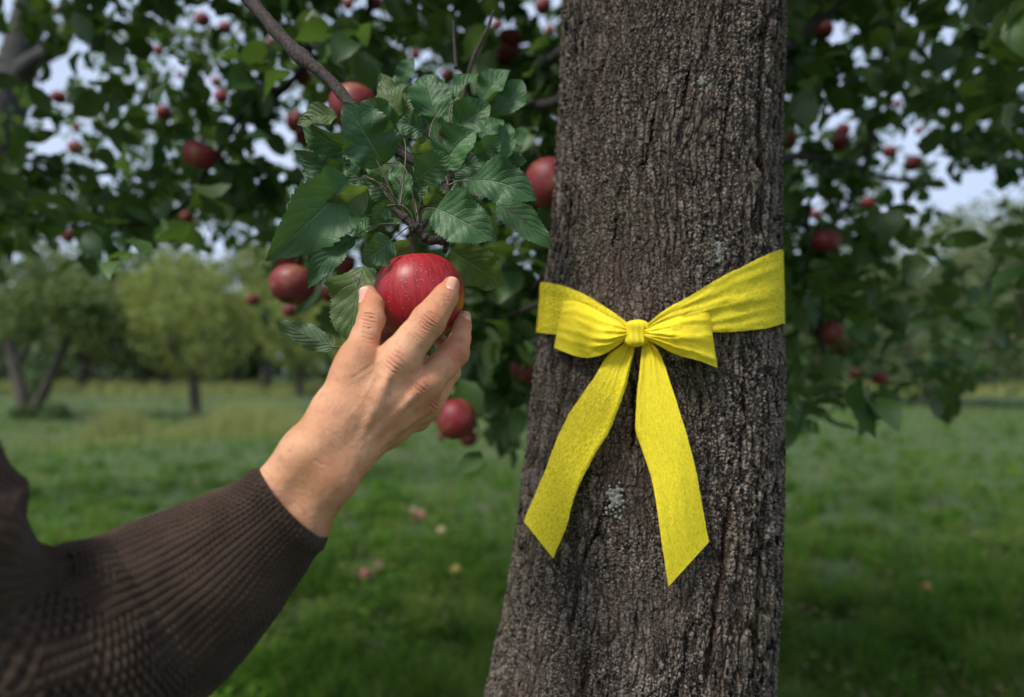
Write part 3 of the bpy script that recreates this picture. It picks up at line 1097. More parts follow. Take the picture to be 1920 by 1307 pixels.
# ------------------------------------------------------------------ the yellow ribbon
def ribbon_material():
    m = Mat("yellow_ribbon_cloth")
    uv = m.n("TexCoord").outputs["UV"]
    lng = m.n("Mapping", Vector=uv, Scale=(1.0, 7.0, 1)).outputs[0]
    fib = m.noise(lng, 10.0, 5.0, 0.72)
    fib2 = m.noise(m.n("Mapping", Vector=uv, Rotation=(0, 0, 0.5), Scale=(1.0, 4.0, 1)).outputs[0], 22.0, 3.0, 0.65)
    blot = m.noise(m.coord("Object"), 60.0, 3.0)
    dens = m.math('ADD', m.math('MULTIPLY', fib, 0.6), m.math('MULTIPLY', fib2, 0.4))
    edge = m.n("SeparateXYZ", Vector=m.n("Attribute", attribute_name="UVMap").outputs["Vector"])
    col = m.mix(m.smoothstep(dens, 0.35, 0.65), (0.86, 0.70, 0.020), (0.94, 0.81, 0.050))
    col = m.mix(m.math('MULTIPLY', m.smoothstep(blot, 0.5, 0.75), 0.25), col, (0.80, 0.69, 0.03))
    m.p(Base_Color=col, Roughness=0.75, Normal=m.bump(m.math('ADD', fib, m.math('MULTIPLY', fib2, 0.6)), 0.45, 0.0012))
    m.set(m.b, "Specular IOR Level", 0.2)
    tr = m.n("BsdfTranslucent", Color=(0.80, 0.62, 0.01))
    mx = m.n("MixShader", i0=0.22, i1=m.b.outputs[0], i2=tr.outputs[0])
    thin = m.n("Attribute", attribute_name="thin").outputs["Fac"]
    gap = m.math("MULTIPLY", m.math("MULTIPLY", m.smoothstep(dens, 0.56, 0.38), thin), 0.95)
    mx2 = m.n("MixShader", i0=gap, i1=mx.outputs[0], i2=m.n("BsdfTransparent", Color=(1.0, 0.93, 0.45)).outputs[0])
    m.t.links.new(mx2.outputs[0], m.out.inputs[0])
    return m.m


M_RIB = ribbon_material()
KNOT = P(1192, 624, trunk_front(1192, 624, 0.018))
ribbon = thing("ribbon_bow", Vector(KNOT), "bright yellow cloth ribbon tied in a bow round the tree trunk", "ribbon")


def z3(X, Y):
    return 940 + 0.5354 * np.asarray(X, float), 430 + 0.5354 * np.asarray(Y, float)


def strip(name, ea, eb, n, m_, lift, wrinkle, thin, seed, thick=0.0006, part=True, ease=True):
    """Cloth between two edges given as picture points on the trunk, lifted lift(u,v) metres off the bark."""
    a, b = smooth_path(np.array(ea, float), n, 2), smooth_path(np.array(eb, float), n, 2)
    rj = np.random.default_rng(seed + 50)
    a = a + np.convolve(rj.normal(0, 2.2, (n + 8)), np.ones(9) / 9, 'valid')[:, None]
    b = b + np.convolve(rj.normal(0, 2.2, (n + 8)), np.ones(9) / 9, 'valid')[:, None]
    V = np.linspace(0, 1, m_)
    pts = a[:, None] * (1 - V)[None, :, None] + b[:, None] * V[None, :, None]
    X, Y = z3(pts[..., 0], pts[..., 1])
    Ug, Vg = np.meshgrid(np.linspace(0, 1, n), V, indexing='ij')
    off = lift(Ug, Vg) + wrinkle(Ug, Vg)
    d = trunk_front(X, Y, 0.0075) + 0.0065
    p = P(X, Y, d - off)
    ln = np.linalg.norm(np.diff(p[:, m_ // 2], axis=0), axis=1).sum()
    wd = np.linalg.norm(p[:, 0] - p[:, -1], axis=1).max()
    uv = np.stack([Ug * ln / 0.06, Vg * wd / 0.06 * .5], -1).reshape(-1, 2)
    return p, uv


def strip_mesh(name, p, uv, thin, flip=False):
    n, m_ = p.shape[:2]
    f = grid_faces(m_, n)
    v = p.reshape(-1, 3)
    q = v[f[len(f) // 2]]
    if np.cross(q[1] - q[0], q[2] - q[0]) @ (CAM - q[0]) < 0:
        f = f[:, ::-1]
    return mesh_from(name, v, f, M_RIB, uv, attrs={"thin": np.broadcast_to(thin, p.shape[:2]).reshape(-1)})


def folds(lines, seed):
    """Ridges along the cloth: (position across, height, width, sway)."""
    r = np.random.default_rng(seed)
    ph = r.uniform(0, 6, len(lines))
    def g(U, V):
        out = 0.0
        for (c, h, w, sw), k in zip(lines, ph):
            out = out + h * np.exp(-((V - c - sw * np.sin(3 * U + k) * .5) / w) ** 2)
        out = out + 0.0014 * np.sin(V * 24 + seed + 1.5 * np.sin(V * 9)) * np.exp(-U * 4.5)
        q = np.stack([U * 7, V * 9, U * 0 + seed], -1)
        return out + 0.0018 * fbm(q.reshape(-1, 3) * np.array([1.2, 3, 1]), 3, seed).reshape(U.shape)
    return g


# band: left front, round the back, right front -> one part
lp, luv = strip("band", [(140, 183), (155, 184), (250, 205), (340, 255), (400, 295), (455, 338)], [(122, 361), (137, 362), (200, 370), (300, 372), (380, 372), (455, 378)], 60, 22,
                lambda U, V: 0.0065 + 0.006 * U ** 2, folds([(.15, .0015, .06, .05), (.55, .001, .05, .1), (.8, .0015, .05, .1)], 4), .5, 4)
rp, ruv = strip("band", [(490, 338), (512, 330), (560, 290), (650, 235), (750, 180), (850, 125), (968, 73), (984, 70)],
                [(490, 378), (560, 362), (620, 360), (690, 362), (750, 362), (850, 356), (940, 345), (986, 330)], 90, 26,
                lambda U, V: 0.0065 + 0.008 * (1 - U) ** 2, folds([(.20, .0016, .04, .06), (.42, .0022, .05, .12), (.62, .0035, .045, .18), (.78, .0025, .035, .1), (.9, .0015, .04, .05)], 5), .5, 5)


def round_back(pl, pr, n=60):
    """Cloth behind the trunk, from the left edge of the left piece to the right edge of the right piece."""
    rows = []
    for k in range(22):
        a, b = pl[0, k], pr[-1, min(int(k / 21 * 25), 25)]
        c = np.array([(a[0] + b[0]) / 2, TD, 0])
        ra, rb = math.hypot(a[0] - c[0], a[1] - c[1]), math.hypot(b[0] - c[0], b[1] - c[1])
        ta, tb = math.atan2(a[1] - c[1], a[0] - c[0]), math.atan2(b[1] - c[1], b[0] - c[0])
        if ta < 0:
            ta += 2 * math.pi
        tt = np.linspace(0, 1, n)
        ang = ta + (tb - ta) * tt
        r = (ra + (rb - ra) * tt) + 0.004 * np.sin(math.pi * tt)
        rows.append(np.stack([c[0] + r * np.cos(ang), c[1] + r * np.sin(ang), a[2] + (b[2] - a[2]) * tt], 1))
    return np.stack(rows, 1)


bj = Join()
thin_all = []
for p_, uv_, flip in ((lp, luv, 1), (rp, ruv, 1)):
    f = grid_faces(p_.shape[1], p_.shape[0])
    v = p_.reshape(-1, 3)
    q = v[f[len(f) // 2]]
    if np.cross(q[1] - q[0], q[2] - q[0]) @ (CAM - q[0]) < 0:
        f = f[:, ::-1]
    bj.add(v, f, uv_)
    tl = np.full(p_.shape[:2], .6 if p_ is lp else .35)
    thin_all.append(tl.ravel())
bk = round_back(lp, rp)
f = grid_faces(bk.shape[1], bk.shape[0])
bj.add(bk.reshape(-1, 3), f, np.stack(np.meshgrid(np.linspace(0, 6, bk.shape[0]), np.linspace(0, .6, bk.shape[1]), indexing='ij'), -1).reshape(-1, 2))
thin_all.append(np.full(bk.shape[0] * bk.shape[1], .4))
bme = bj.mesh("band", M_RIB)
at = bme.attributes.new("thin", 'FLOAT', 'POINT')
at.data.foreach_set("value", np.concatenate(thin_all).astype(np.float32))
link("band", bme, ribbon)


def loop(top, bot, lift0, puff, fl, seed):
    """A bow loop: the cloth goes out, turns over at the end and comes back behind."""
    n, mm = 56, 26
    fr, uv = strip("loop", top, bot, n, mm, lambda U, V: lift0 + puff * np.sin(np.pi * np.clip(U, 0, 1) ** .8) ** .8 * (0.35 + 0.65 * np.sin(np.pi * (0.1 + 0.8 * V))) + .004 * (1 - U), fl, .05, seed)
    bk, uv2 = strip("loop", top, bot, n, mm, lambda U, V: lift0 - 0.006 + 0.001 * np.sin(np.pi * V) + 0.006 * (1 - U), lambda U, V: 0 * U, .05, seed)
    # close the far end with a rounded fold
    e0, e1 = fr[-1], bk[-1]
    out = nrm(fr[-1] - fr[-6]).mean(0)
    turn = []
    for t in np.linspace(0, 1, 7)[1:-1]:
        turn.append(e0 * (1 - t) + e1 * t + out * 0.0042 * math.sin(math.pi * t))
    p = np.concatenate([fr, np.stack(turn), bk[::-1]])
    k = len(p)
    UU, VV = np.meshgrid(np.linspace(0, 2.2, k), np.linspace(0, .6, mm), indexing='ij')
    return link("loop", strip_mesh("loop", p, np.stack([UU, VV], -1).reshape(-1, 2), np.full(p.shape[:2], .10)), ribbon)


loop([(452, 343), (425, 330), (390, 312), (340, 285), (285, 257), (250, 251), (222, 252)],
     [(452, 376), (430, 390), (400, 412), (370, 434), (330, 447), (290, 451), (240, 438), (189, 416)], 0.017, 0.020,
     folds([(.22, .0028, .05, .1), (.40, .002, .045, .12), (.62, .0035, .05, .12), (.78, .003, .04, .08)], 6), 6)
loop([(492, 350), (520, 345), (560, 326), (600, 312), (640, 301), (690, 292), (719, 290)],
     [(492, 378), (515, 388), (550, 406), (590, 430), (630, 444), (680, 456), (720, 470), (749, 483)], 0.017, 0.020,
     folds([(.18, .0022, .05, .1), (.40, .0035, .045, .14), (.58, .003, .04, .12), (.80, .0028, .05, .1)], 8), 8)
tA, uvA = strip("tail", [(446, 384), (420, 404), (370, 440), (330, 510), (270, 600), (210, 690), (170, 800), (130, 900), (104, 962), (79, 1023)],
                [(476, 384), (470, 400), (455, 470), (430, 580), (385, 700), (320, 800), (270, 900), (250, 960), (225, 1050), (182, 1153)], 110, 26,
                lambda U, V: 0.012 + 0.010 * np.sin(np.pi * U * 1.1) + 0.006 * U * (1 - V),
                lambda U, V: folds([(.92, .004, .06, .05), (.3, .002, .2, .1)], 9)(U, V) * (1 - U * .6), .4, 9)
link("tail", strip_mesh("tail", tA, uvA, np.interp(np.linspace(0, 1, 110), [0, .3, 1], [.12, .52, .48])[:, None] * np.ones((110, 26))), ribbon)
tB, uvB = strip("tail", [(494, 378), (496, 395), (488, 450), (472, 600), (467, 690), (480, 740), (510, 820), (535, 900), (550, 1020), (566, 1130), (586, 1251)],
                [(512, 374), (525, 392), (560, 440), (600, 560), (650, 720), (672, 800), (690, 880), (700, 950), (710, 1000), (718, 1050), (729, 1094)], 120, 26,
                lambda U, V: 0.012 + 0.012 * np.sin(np.pi * np.clip(U, 0, 1)) ** 1.2 + 0.004 * U * V + 0.005 * np.sin(6.5 * U + 2.0) * (1 - V),
                lambda U, V: folds([(.1, .002, .08, .05), (.55, .002, .15, .1)], 12)(U, V) * (1.2 - U), .4, 12)
link("tail", strip_mesh("tail", tB, uvB, np.interp(np.linspace(0, 1, 120), [0, .25, 1], [.05, .22, .30])[:, None] * np.ones((120, 26))), ribbon)
# knot: cloth wound over itself, with upright creases
kn, km = 88, 40
KU, KV = np.meshgrid(np.linspace(0, 2 * math.pi, kn, endpoint=False), np.linspace(-1, 1, km))
kr = 0.0078 * (1 - 0.12 * KV ** 2) * (1 - np.abs(KV) ** 9 * .85)
crs = 0.0016 * np.abs(np.sin(KU * 4.0 + 0.7 * KV)) + 0.0009 * np.sin(KU * 11 + 2.0 * KV) + .0007 * np.sin(KV * 5 + KU)
R_ = kr + crs * (1 - KV ** 8)
kp = np.stack([R_ * np.cos(KU) * 1.25 + 0.0010 * KV, R_ * np.sin(KU) * .95, KV * 0.0140 + 0.0012 * np.cos(KU) * (1 - KV ** 2)], -1)
kc = P(1193, 625, trunk_front(1193, 625, 0.024))
kmesh = mesh_from("knot", (kp + kc).reshape(-1, 3), grid_faces(kn, km, True), M_RIB, np.stack([KU, KV], -1).reshape(-1, 2) * .3, attrs={"thin": np.zeros(kn * km)})
link("knot", kmesh, ribbon)
# where the other apples hang: picture position, size, and what singles each out
APPLES = [
    (662, 200, 88, "large red apple showing behind the knobbly branch above the spray of leaves"),
    (548, 534, 84, "pinkish red apple hanging left of the held apple, below the big toothed leaf"),
    (543, 484, 54, "half hidden apple just above the pinkish red apple left of the hand"),
    (645, 494, 44, "red apple peeping between the toothed leaves just left of the held apple"),
    (618, 551, 36, "small dull apple between the pinkish red apple and the olive leaf"),
    (543, 583, 26, "little red apple right under the pinkish red apple"),
    (474, 562, 26, "small pink apple far left of the pinkish red apple"),
    (1030, 344, 94, "large red apple half hidden by the left edge of the ribboned trunk"),
    (943, 363, 52, "red apple under the holed leaf, left of the trunk"),
    (815, 341, 24, "small pink apple among the leaves above the held apple"),
    (668, 573, 50, "apple showing through the gap behind the thumb tip"),
    (727, 622, 50, "shaded apple seen in the gap between thumb and index finger"),
    (841, 143, 28, "small apple beside the thin upright twig over the spray"),
    (375, 291, 58, "dark red apple on the bending bough at the upper left, front of its pair"),
    (402, 300, 38, "apple tucked right behind the dark red apple on the bending bough"),
    (352, 407, 27, "small red apple under the bending bough near its lowest bend"),
    (556, 229, 40, "upper apple of the pair left of the toothed leaf tips, against the sky"),
    (575, 257, 43, "lower apple of the pair left of the toothed leaf tips, against the sky"),
    (612, 270, 26, "small pink apple just right of the pair against the sky"),
    (567, 141, 37, "red apple just below the knobbly branch"),
    (380, 37, 30, "left one of two apples near the top edge, left of the knobbly branch"),
    (422, 53, 25, "right one of two apples near the top edge, left of the knobbly branch"),
    (297, 95, 19, "tiny apple below the pale sky gap at the top left"),
    (338, 141, 15, "tiny apple alone in the leaves between the top pair and the bending bough"),
    (405, 154, 19, "upper of two small apples against a bright gap over the bending bough"),
    (415, 182, 27, "lower of two small apples against a bright gap over the bending bough"),
    (507, 79, 14, "tiny apple close under the knobbly branch near the top"),
    (308, 213, 31, "dark red apple alone in the leaves above the bough at the left"),
    (110, 183, 27, "red apple on the leafy sprig right of the grey forked tree"),
    (106, 20, 16, "tiny dark apple high beside the grey forked tree"),
    (141, 277, 26, "dim red apple above the bright gap at the far left"),
    (143, 239, 16, "tiny pinkish apple over the dim red one at the far left"),
    (127, 442, 25, "dark red apple at the lower fringe of the left canopy"),
    (702, 5, 32, "dark apple cut by the top edge above the yellowish leaves"),
    (652, 8, 22, "small dark apple cut by the top edge, left of its larger neighbour"),
    (956, 73, 44, "orange red apple on top of a touching pair high left of the trunk"),
    (952, 102, 46, "shaded apple under the orange red one high left of the trunk"),
    (1018, 12, 31, "pinkish apple at the top edge close to the trunk"),
    (1031, 58, 23, "small pinkish apple between the top edge apple and the trunk"),
    (779, 102, 21, "tiny pink apple in the dark leaves above the spray"),
    (932, 47, 20, "tiny apple over the touching pair high left of the trunk"),
    (855, 786, 76, "large dark red apple hanging under the wrist side of the hand"),
    (822, 775, 36, "apple mostly hidden behind the hand, touching the dark red one there"),
    (879, 822, 34, "small apple directly below the dark red one near the hand"),
    (828, 820, 17, "tiny apple low on the left of the cluster under the hand"),
    (985, 688, 62, "brownish shaded apple behind leaves beside the trunk below the ribbon"),
    (1543, 57, 38, "dark red apple under the dark limb at the top right of the trunk"),
    (1762, 96, 22, "tiny dim apple in the dark leaves at the upper right"),
    (1477, 264, 36, "reddish apple touching the right edge of the trunk above the ribbon"),
    (1580, 245, 27, "upper of a stacked pair of apples right of the trunk"),
    (1576, 268, 35, "lower of a stacked pair of apples right of the trunk"),
    (1668, 285, 25, "pale red apple beside the thin hanging branch on the right"),
    (1712, 307, 31, "red apple at the edge of the dark canopy on the right"),
    (1626, 383, 29, "small dark apple on the thin hanging branch above the largest right apple"),
    (1530, 403, 23, "small pink apple over the largest apple right of the trunk"),
    (1549, 452, 52, "largest apple right of the trunk, just above the ribbon's upper corner"),
    (1683, 195, 17, "tiny dim apple among sky spots on the right"),
    (1723, 245, 15, "tiniest apple on the right, over the red one at the canopy edge"),
    (1555, 625, 50, "round red apple at the twig fork right of the trunk and ribbon"),
    (1580, 650, 34, "apple half hidden below and behind the round one at the twig fork"),
    (1650, 710, 30, "brownish apple in the drooping leaves at the lower right"),
    (1603, 702, 22, "small dim apple in leaves left of the brownish one at the lower right"),
]

# ------------------------------------------------------------------ leaves and branches of the apple tree
def leaf_geo(base, tip, width, roll, arch, fold, seed, nu=9, nv=40, teeth=24, wave=0.08, curl=0.0, petiole=None, back=False, facing_to=None, pet_r=0.0008):
    """An apple leaf between two points: toothed oval blade with a folded, arched midrib, and its stalk."""
    r = np.random.default_rng(seed)
    base, tip = np.asarray(base, float), np.asarray(tip, float)
    ax = tip - base
    L = np.linalg.norm(ax)
    ax = ax / L
    view = nrm((CAM if facing_to is None else facing_to) - (base + tip) / 2)
    lat = nrm(np.cross(ax, view))
    nn = np.cross(lat, ax)
    c, s = math.cos(roll), math.sin(roll)
    lat, nn = lat * c + nn * s, nn * c - lat * s
    if back:
        lat, nn = lat, -nn
        lat = -lat
    v = np.linspace(0, 1, nv)
    u = np.linspace(-1, 1, nu)
    shape = np.sin(math.pi * v ** 0.78) ** 0.62 * (1 - 0.16 * v ** 3)
    shape = np.where(v > .86, shape * np.clip((1 - v) / .14, 0, 1) ** .35, shape)
    saw = (v * teeth) % 1.0
    tooth = 1 + 0.13 * (.5 - saw) * (v > .04) * (v < .97)
    U, V = np.meshgrid(u, v)
    W = (shape * width / 2)[:, None] * (1 + (tooth - 1)[:, None] * np.abs(U) ** 5)
    W = W * (1 + .07 * np.sin(V * r.uniform(9, 16) + r.uniform(0, 6) + (U > 0) * 2.4) * np.abs(U) ** 2)
    ph = r.uniform(0, 6, 3)
    bend = arch * L * np.sin(math.pi * V ** .9) - curl * L * V ** 2.2
    sway = 0.05 * L * r.uniform(-1, 1) * np.sin(math.pi * V)
    up = fold * np.abs(U) ** 1.3 * W
    und = wave * W * np.abs(U) ** 1.5 * np.sin(V * r.uniform(7, 13) + ph[0] + (U > 0) * 2.2) + 0.4 * wave * W * np.abs(U) * np.sin(V * 21 + ph[1] + (U > 0))
    quilt = 0.004 * width * np.cos(2 * math.pi * ((V - np.abs(U) * .35) * 7)) * (1 - np.abs(U) ** 4) * (np.abs(U) > .05)
    z = bend + up + und + quilt
    p = base + (V * L)[..., None] * ax + (U * W * math.cos(min(fold, 1.0)) + sway)[..., None] * lat + z[..., None] * nn
    uv = np.stack([U * .5 + .5, V], -1).reshape(-1, 2)
    j = Join()
    f = grid_faces(nu, nv)
    pv = p.reshape(-1, 3)
    q = pv[f[len(f) // 2]]
    if np.cross(q[1] - q[0], q[2] - q[0]) @ nn < 0:
        f = f[:, ::-1]
    j.add(pv, f, uv, 0)
    if petiole is not None:
        a = np.asarray(petiole, float)
        mid = (a + base) / 2 - ax * 0.0 + (np.array([0, 0, .22]) + r.normal(0, .10, 3)) * np.linalg.norm(a - base)
        e = base + ax * L * .06 + nn * (bend[2, 0])
        path = smooth_path([a, mid, base - nn * .0003, e], 12, 2)
        tv_, tf_ = tube(path, np.linspace(1.15, .8, 12) * pet_r, 6)
        j.add(tv_, tf_, None, 1)
    return j


ZX = lambda X: 470 + 0.43605 * X
ZY = lambda Y: 130 + 0.43605 * Y
S1, S2, S3, S4 = (720, 690), (640, 605), (850, 500), (765, 300)
# base x,y / tip x,y / width (in the enlarged picture) / depth of base, tip / roll / arch / fold / curl / stalk start / material / back
LEAVES = [
    ((420, 478), (90, 815), 285, .575, .530, .15, .18, .48, .14, S2, 0, 0),
    ((505, 512), (262, 640), 120, .566, .552, .45, .14, .45, .10, S2, 1, 0),
    ((568, 412), (400, 140), 245, .600, .570, -.25, .10, .25, .00, S1, 0, 0),
    ((480, 350), (200, 205), 130, .615, .610, .75, .10, .35, .05, S2, 0, 0),
    ((372, 200), (198, 240), 90, .612, .606, -.7, .1, .3, .0, None, 1, 0),
    ((430, 460), (185, 352), 120, .620, .600, .35, .10, .3, .05, S2, 0, 0),
    ((520, 480), (300, 440), 80, .630, .625, -.5, .08, .3, .0, S2, 0, 0),
    ((722, 475), (856, 362), 150, .578, .566, -.1, .06, .2, .0, (712, 635), 0, 0),
    ((835, 420), (968, 262), 185, .606, .600, .45, .12, .5, .0, S4, 0, 0),
    ((800, 205), (752, 22), 190, .640, .655, -.15, .08, .25, .0, S4, 0, 0),
    ((880, 250), (1032, 150), 165, .625, .620, .25, .10, .45, .0, S4, 0, 0),
    ((640, 205), (578, 25), 110, .660, .675, .25, .08, .25, .0, None, 1, 0),
    ((635, 200), (725, 62), 90, .670, .675, .3, .06, .3, .0, None, 1, 0),
    ((745, 268), (622, 232), 105, .625, .620, -.2, .08, .3, .0, S4, 0, 0),
    ((868, 132), (984, 20), 60, .650, .660, .9, .08, .5, .0, (850, 230), 0, 0),
    ((945, 482), (1232, 556), 190, .590, .575, .35, .14, .35, .05, S3, 0, 0),
    ((798, 598), (1050, 728), 225, .556, .545, .20, .12, .30, .05, S1, 0, 0),
    ((1062, 580), (1300, 770), 125, .660, .650, .2, .10, .2, .05, None, 0, 0),
    ((858, 778), (1085, 935), 190, .640, .655, -.3, .08, .2, .05, None, 1, 0),
    ((505, 625), (378, 690), 120, .620, .612, -.1, .05, .2, .0, S1, 0, 0),
    ((606, 735), (478, 832), 140, .560, .552, .25, .08, .25, .0, S1, 0, 0),
    ((440, 722), (240, 935), 118, .556, .540, -.25, .14, .35, .12, (640, 668), 0, 0),
    ((492, 850), (420, 1185), 205, .615, .600, -.55, .05, .35, .05, None, 1, 0),
    ((362, 1196), (112, 1082), 105, .600, .592, .2, .06, .2, .0, (420, 1222), 0, 1),
    ((585, 585), (508, 672), 75, .590, .585, .4, .08, .3, .0, S1, 0, 0),
    ((655, 590), (630, 400), 115, .630, .630, .2, .08, .3, .0, S1, 0, 0),
    ((500, 485), (395, 415), 95, .610, .606, -.2, .08, .3, .0, S2, 0, 0),
    ((968, 372), (1072, 290), 115, .620, .616, -.3, .10, .35, .0, S4, 0, 0),
    ((610, 545), (470, 460), 105, .615, .605, .1, .08, .3, .0, S2, 0, 0),
    ((870, 272), (1005, 205), 90, .640, .640, -.4, .08, .3, .0, None, 0, 0),
    ((700, 560), (765, 470), 95, .630, .630, .0, .06, .3, .0, S1, 0, 0),
    ((640, 262), (470, 140), 135, .632, .632, .2, .1, .3, .0, S2, 0, 0),
    ((752, 590), (806, 475), 90, .612, .610, -.6, .08, .4, .0, S1, 1, 0),
    ((868, 455), (1015, 390), 100, .615, .620, .3, .08, .3, .0, S3, 0, 0),
    ((705, 745), (490, 845), 110, .605, .600, .5, .08, .3, .0, S1, 1, 0),
    ((800, 330), (690, 360), 90, .625, .620, .4, .08, .3, .0, S4, 1, 0),
    ((560, 470), (600, 330), 80, .640, .640, .5, .08, .3, .0, S2, 1, 0),
    ((430, 545), (300, 600), 130, .625, .615, -.3, .10, .3, .0, S2, 1, 0),
    ((690, 470), (655, 350), 70, .655, .655, .5, .08, .3, .0, None, 1, 0),
]
rx_ = np.random.default_rng(64)
for _ in range(46):                                           # the leaves crowded behind the spray
    while True:
        bx_, by_ = rx_.uniform(240, 1180), rx_.uniform(60, 640)
        if ((bx_ - 690) / 480) ** 2 + ((by_ - 390) / 330) ** 2 > 1:
            continue
        an = math.atan2(by_ - 560, bx_ - 720) + rx_.normal(0, .5)
        cx_, cy_ = ZX(bx_ + 75 * math.cos(an)), ZY(by_ + 75 * math.sin(an))
        if all(math.hypot(cx_ - q[0], cy_ - q[1]) > q[2] * .5 + 22 for q in APPLES):
            break
    ln_ = rx_.uniform(110, 190)
    dpt = rx_.uniform(.66, .82)
    LEAVES.append(((bx_, by_), (bx_ + ln_ * math.cos(an), by_ + ln_ * math.sin(an)), ln_ * rx_.uniform(.5, .75), dpt, dpt + rx_.uniform(-.02, .02), rx_.normal(0, .5), rx_.uniform(.04, .14), rx_.uniform(.2, .5), rx_.uniform(0, .12), None, int(rx_.random() < .15), 0))
j0 = random.Random(3)
for k, (b, t, w, db, dt, roll, arch, fold, curl, pet, mi, back) in enumerate(LEAVES):
    wpx = w * 0.43605
    dm = (db + dt) / 2
    pp = None if pet is None else P(ZX(pet[0]), ZY(pet[1]), .590 if pet is not S4 else .63)
    jn = leaf_geo(P(ZX(b[0]), ZY(b[1]), db), P(ZX(t[0]), ZY(t[1]), dt), wpx * dm / F / max(.55, math.cos(roll) * math.cos(fold * .8)), roll, arch, fold, 100 + k, 13, 72, 17 + k % 5, 0.20, curl, pp, bool(back), None, .00065)
    lf = link("leaf", jn.mesh("leaf", [M_LEAF_PALE if mi else M_LEAF, M_STALK]), tree)
    if back:
        lf["label"] = "pale leaf turned over to show its grey-green underside"

# branches; px paths with depth and pixel radius
def branch(name, pts, n=60, sides=10, bump=.18, mat=None, seed=0, parent=None, knots=()):
    q = np.array([np.append(P(a, b, d), r * d / F) for a, b, d, r in pts])
    q = smooth_path(q, n, 3)
    rr = q[:, 3].copy()
    s = np.linspace(0, 1, n)
    for at_, amp in knots:
        rr *= 1 + amp * np.exp(-((s - at_) / .012) ** 2)
    v, f = tube(q[:, :3], rr, sides, bump, seed)
    return link(name, mesh_from(name, v, f, mat or M_TWIG), parent or tree)


fb = branch("branch", [(a_, b_, d_, r_ * .88) for a_, b_, d_, r_ in [(250, -420, .95, 24), (330, -230, .88, 20), (410, -80, .80, 17), (455, -20, .76, 14.5), (490, 25, .735, 13.5), (520, 62, .72, 13), (552, 96, .705, 14.5), (590, 125, .69, 13),
                       (622, 152, .68, 13), (645, 182, .67, 12), (672, 215, .66, 11), (712, 258, .65, 10.5), (770, 300, .64, 10), (838, 335, .63, 9)]], 200, 14, .22, seed=4,
            knots=((.52, .25), (.60, .35), (.68, .2), (.74, .3), (.86, .25), (.93, .3)))
fb["label"] = "brown knobbly branch running down to the picked apple"
spur = branch("spur", [(838, 328, .632, 8), (839, 345, .628, 10), (838, 365, .620, 7.5), (842, 392, .612, 7.5), (838, 412, .604, 9), (840, 432, .596, 8.5), (828, 450, .590, 8), (808, 452, .586, 8),
                       (794, 444, .584, 7), (785, 432, .583, 9), (772, 420, .583, 7), (752, 402, .584, 6.5), (738, 392, .586, 5)], 150, 10, .35, seed=6,
              knots=((.08, .4), (.2, .35), (.33, .4), (.45, .3), (.55, .3), (.62, .35), (.72, .4), (.8, .5), (.9, .35)))
branch("spur", [(840, 425, .596, 7), (838, 450, .594, 7), (834, 474, .594, 5)], 24, 8, .3, seed=7, parent=spur)
branch("spur", [(785, 436, .583, 9), (788, 425, .584, 8), (800, 412, .585, 5)], 24, 8, .35, seed=8, parent=spur)
branch("twig", [(838, 340, .632, 6), (846, 290, .655, 5), (852, 240, .685, 5), (866, 190, .715, 4.6), (880, 128, .745, 4.2), (898, 82, .77, 3.6), (916, 52, .79, 3), (925, 20, .81, 2)], 70, 8, .15, seed=9)
branch("twig", [(855, 128, .72, 4), (852, 80, .73, 3.4), (850, 40, .735, 2.4)], 30, 6, .1, seed=10)

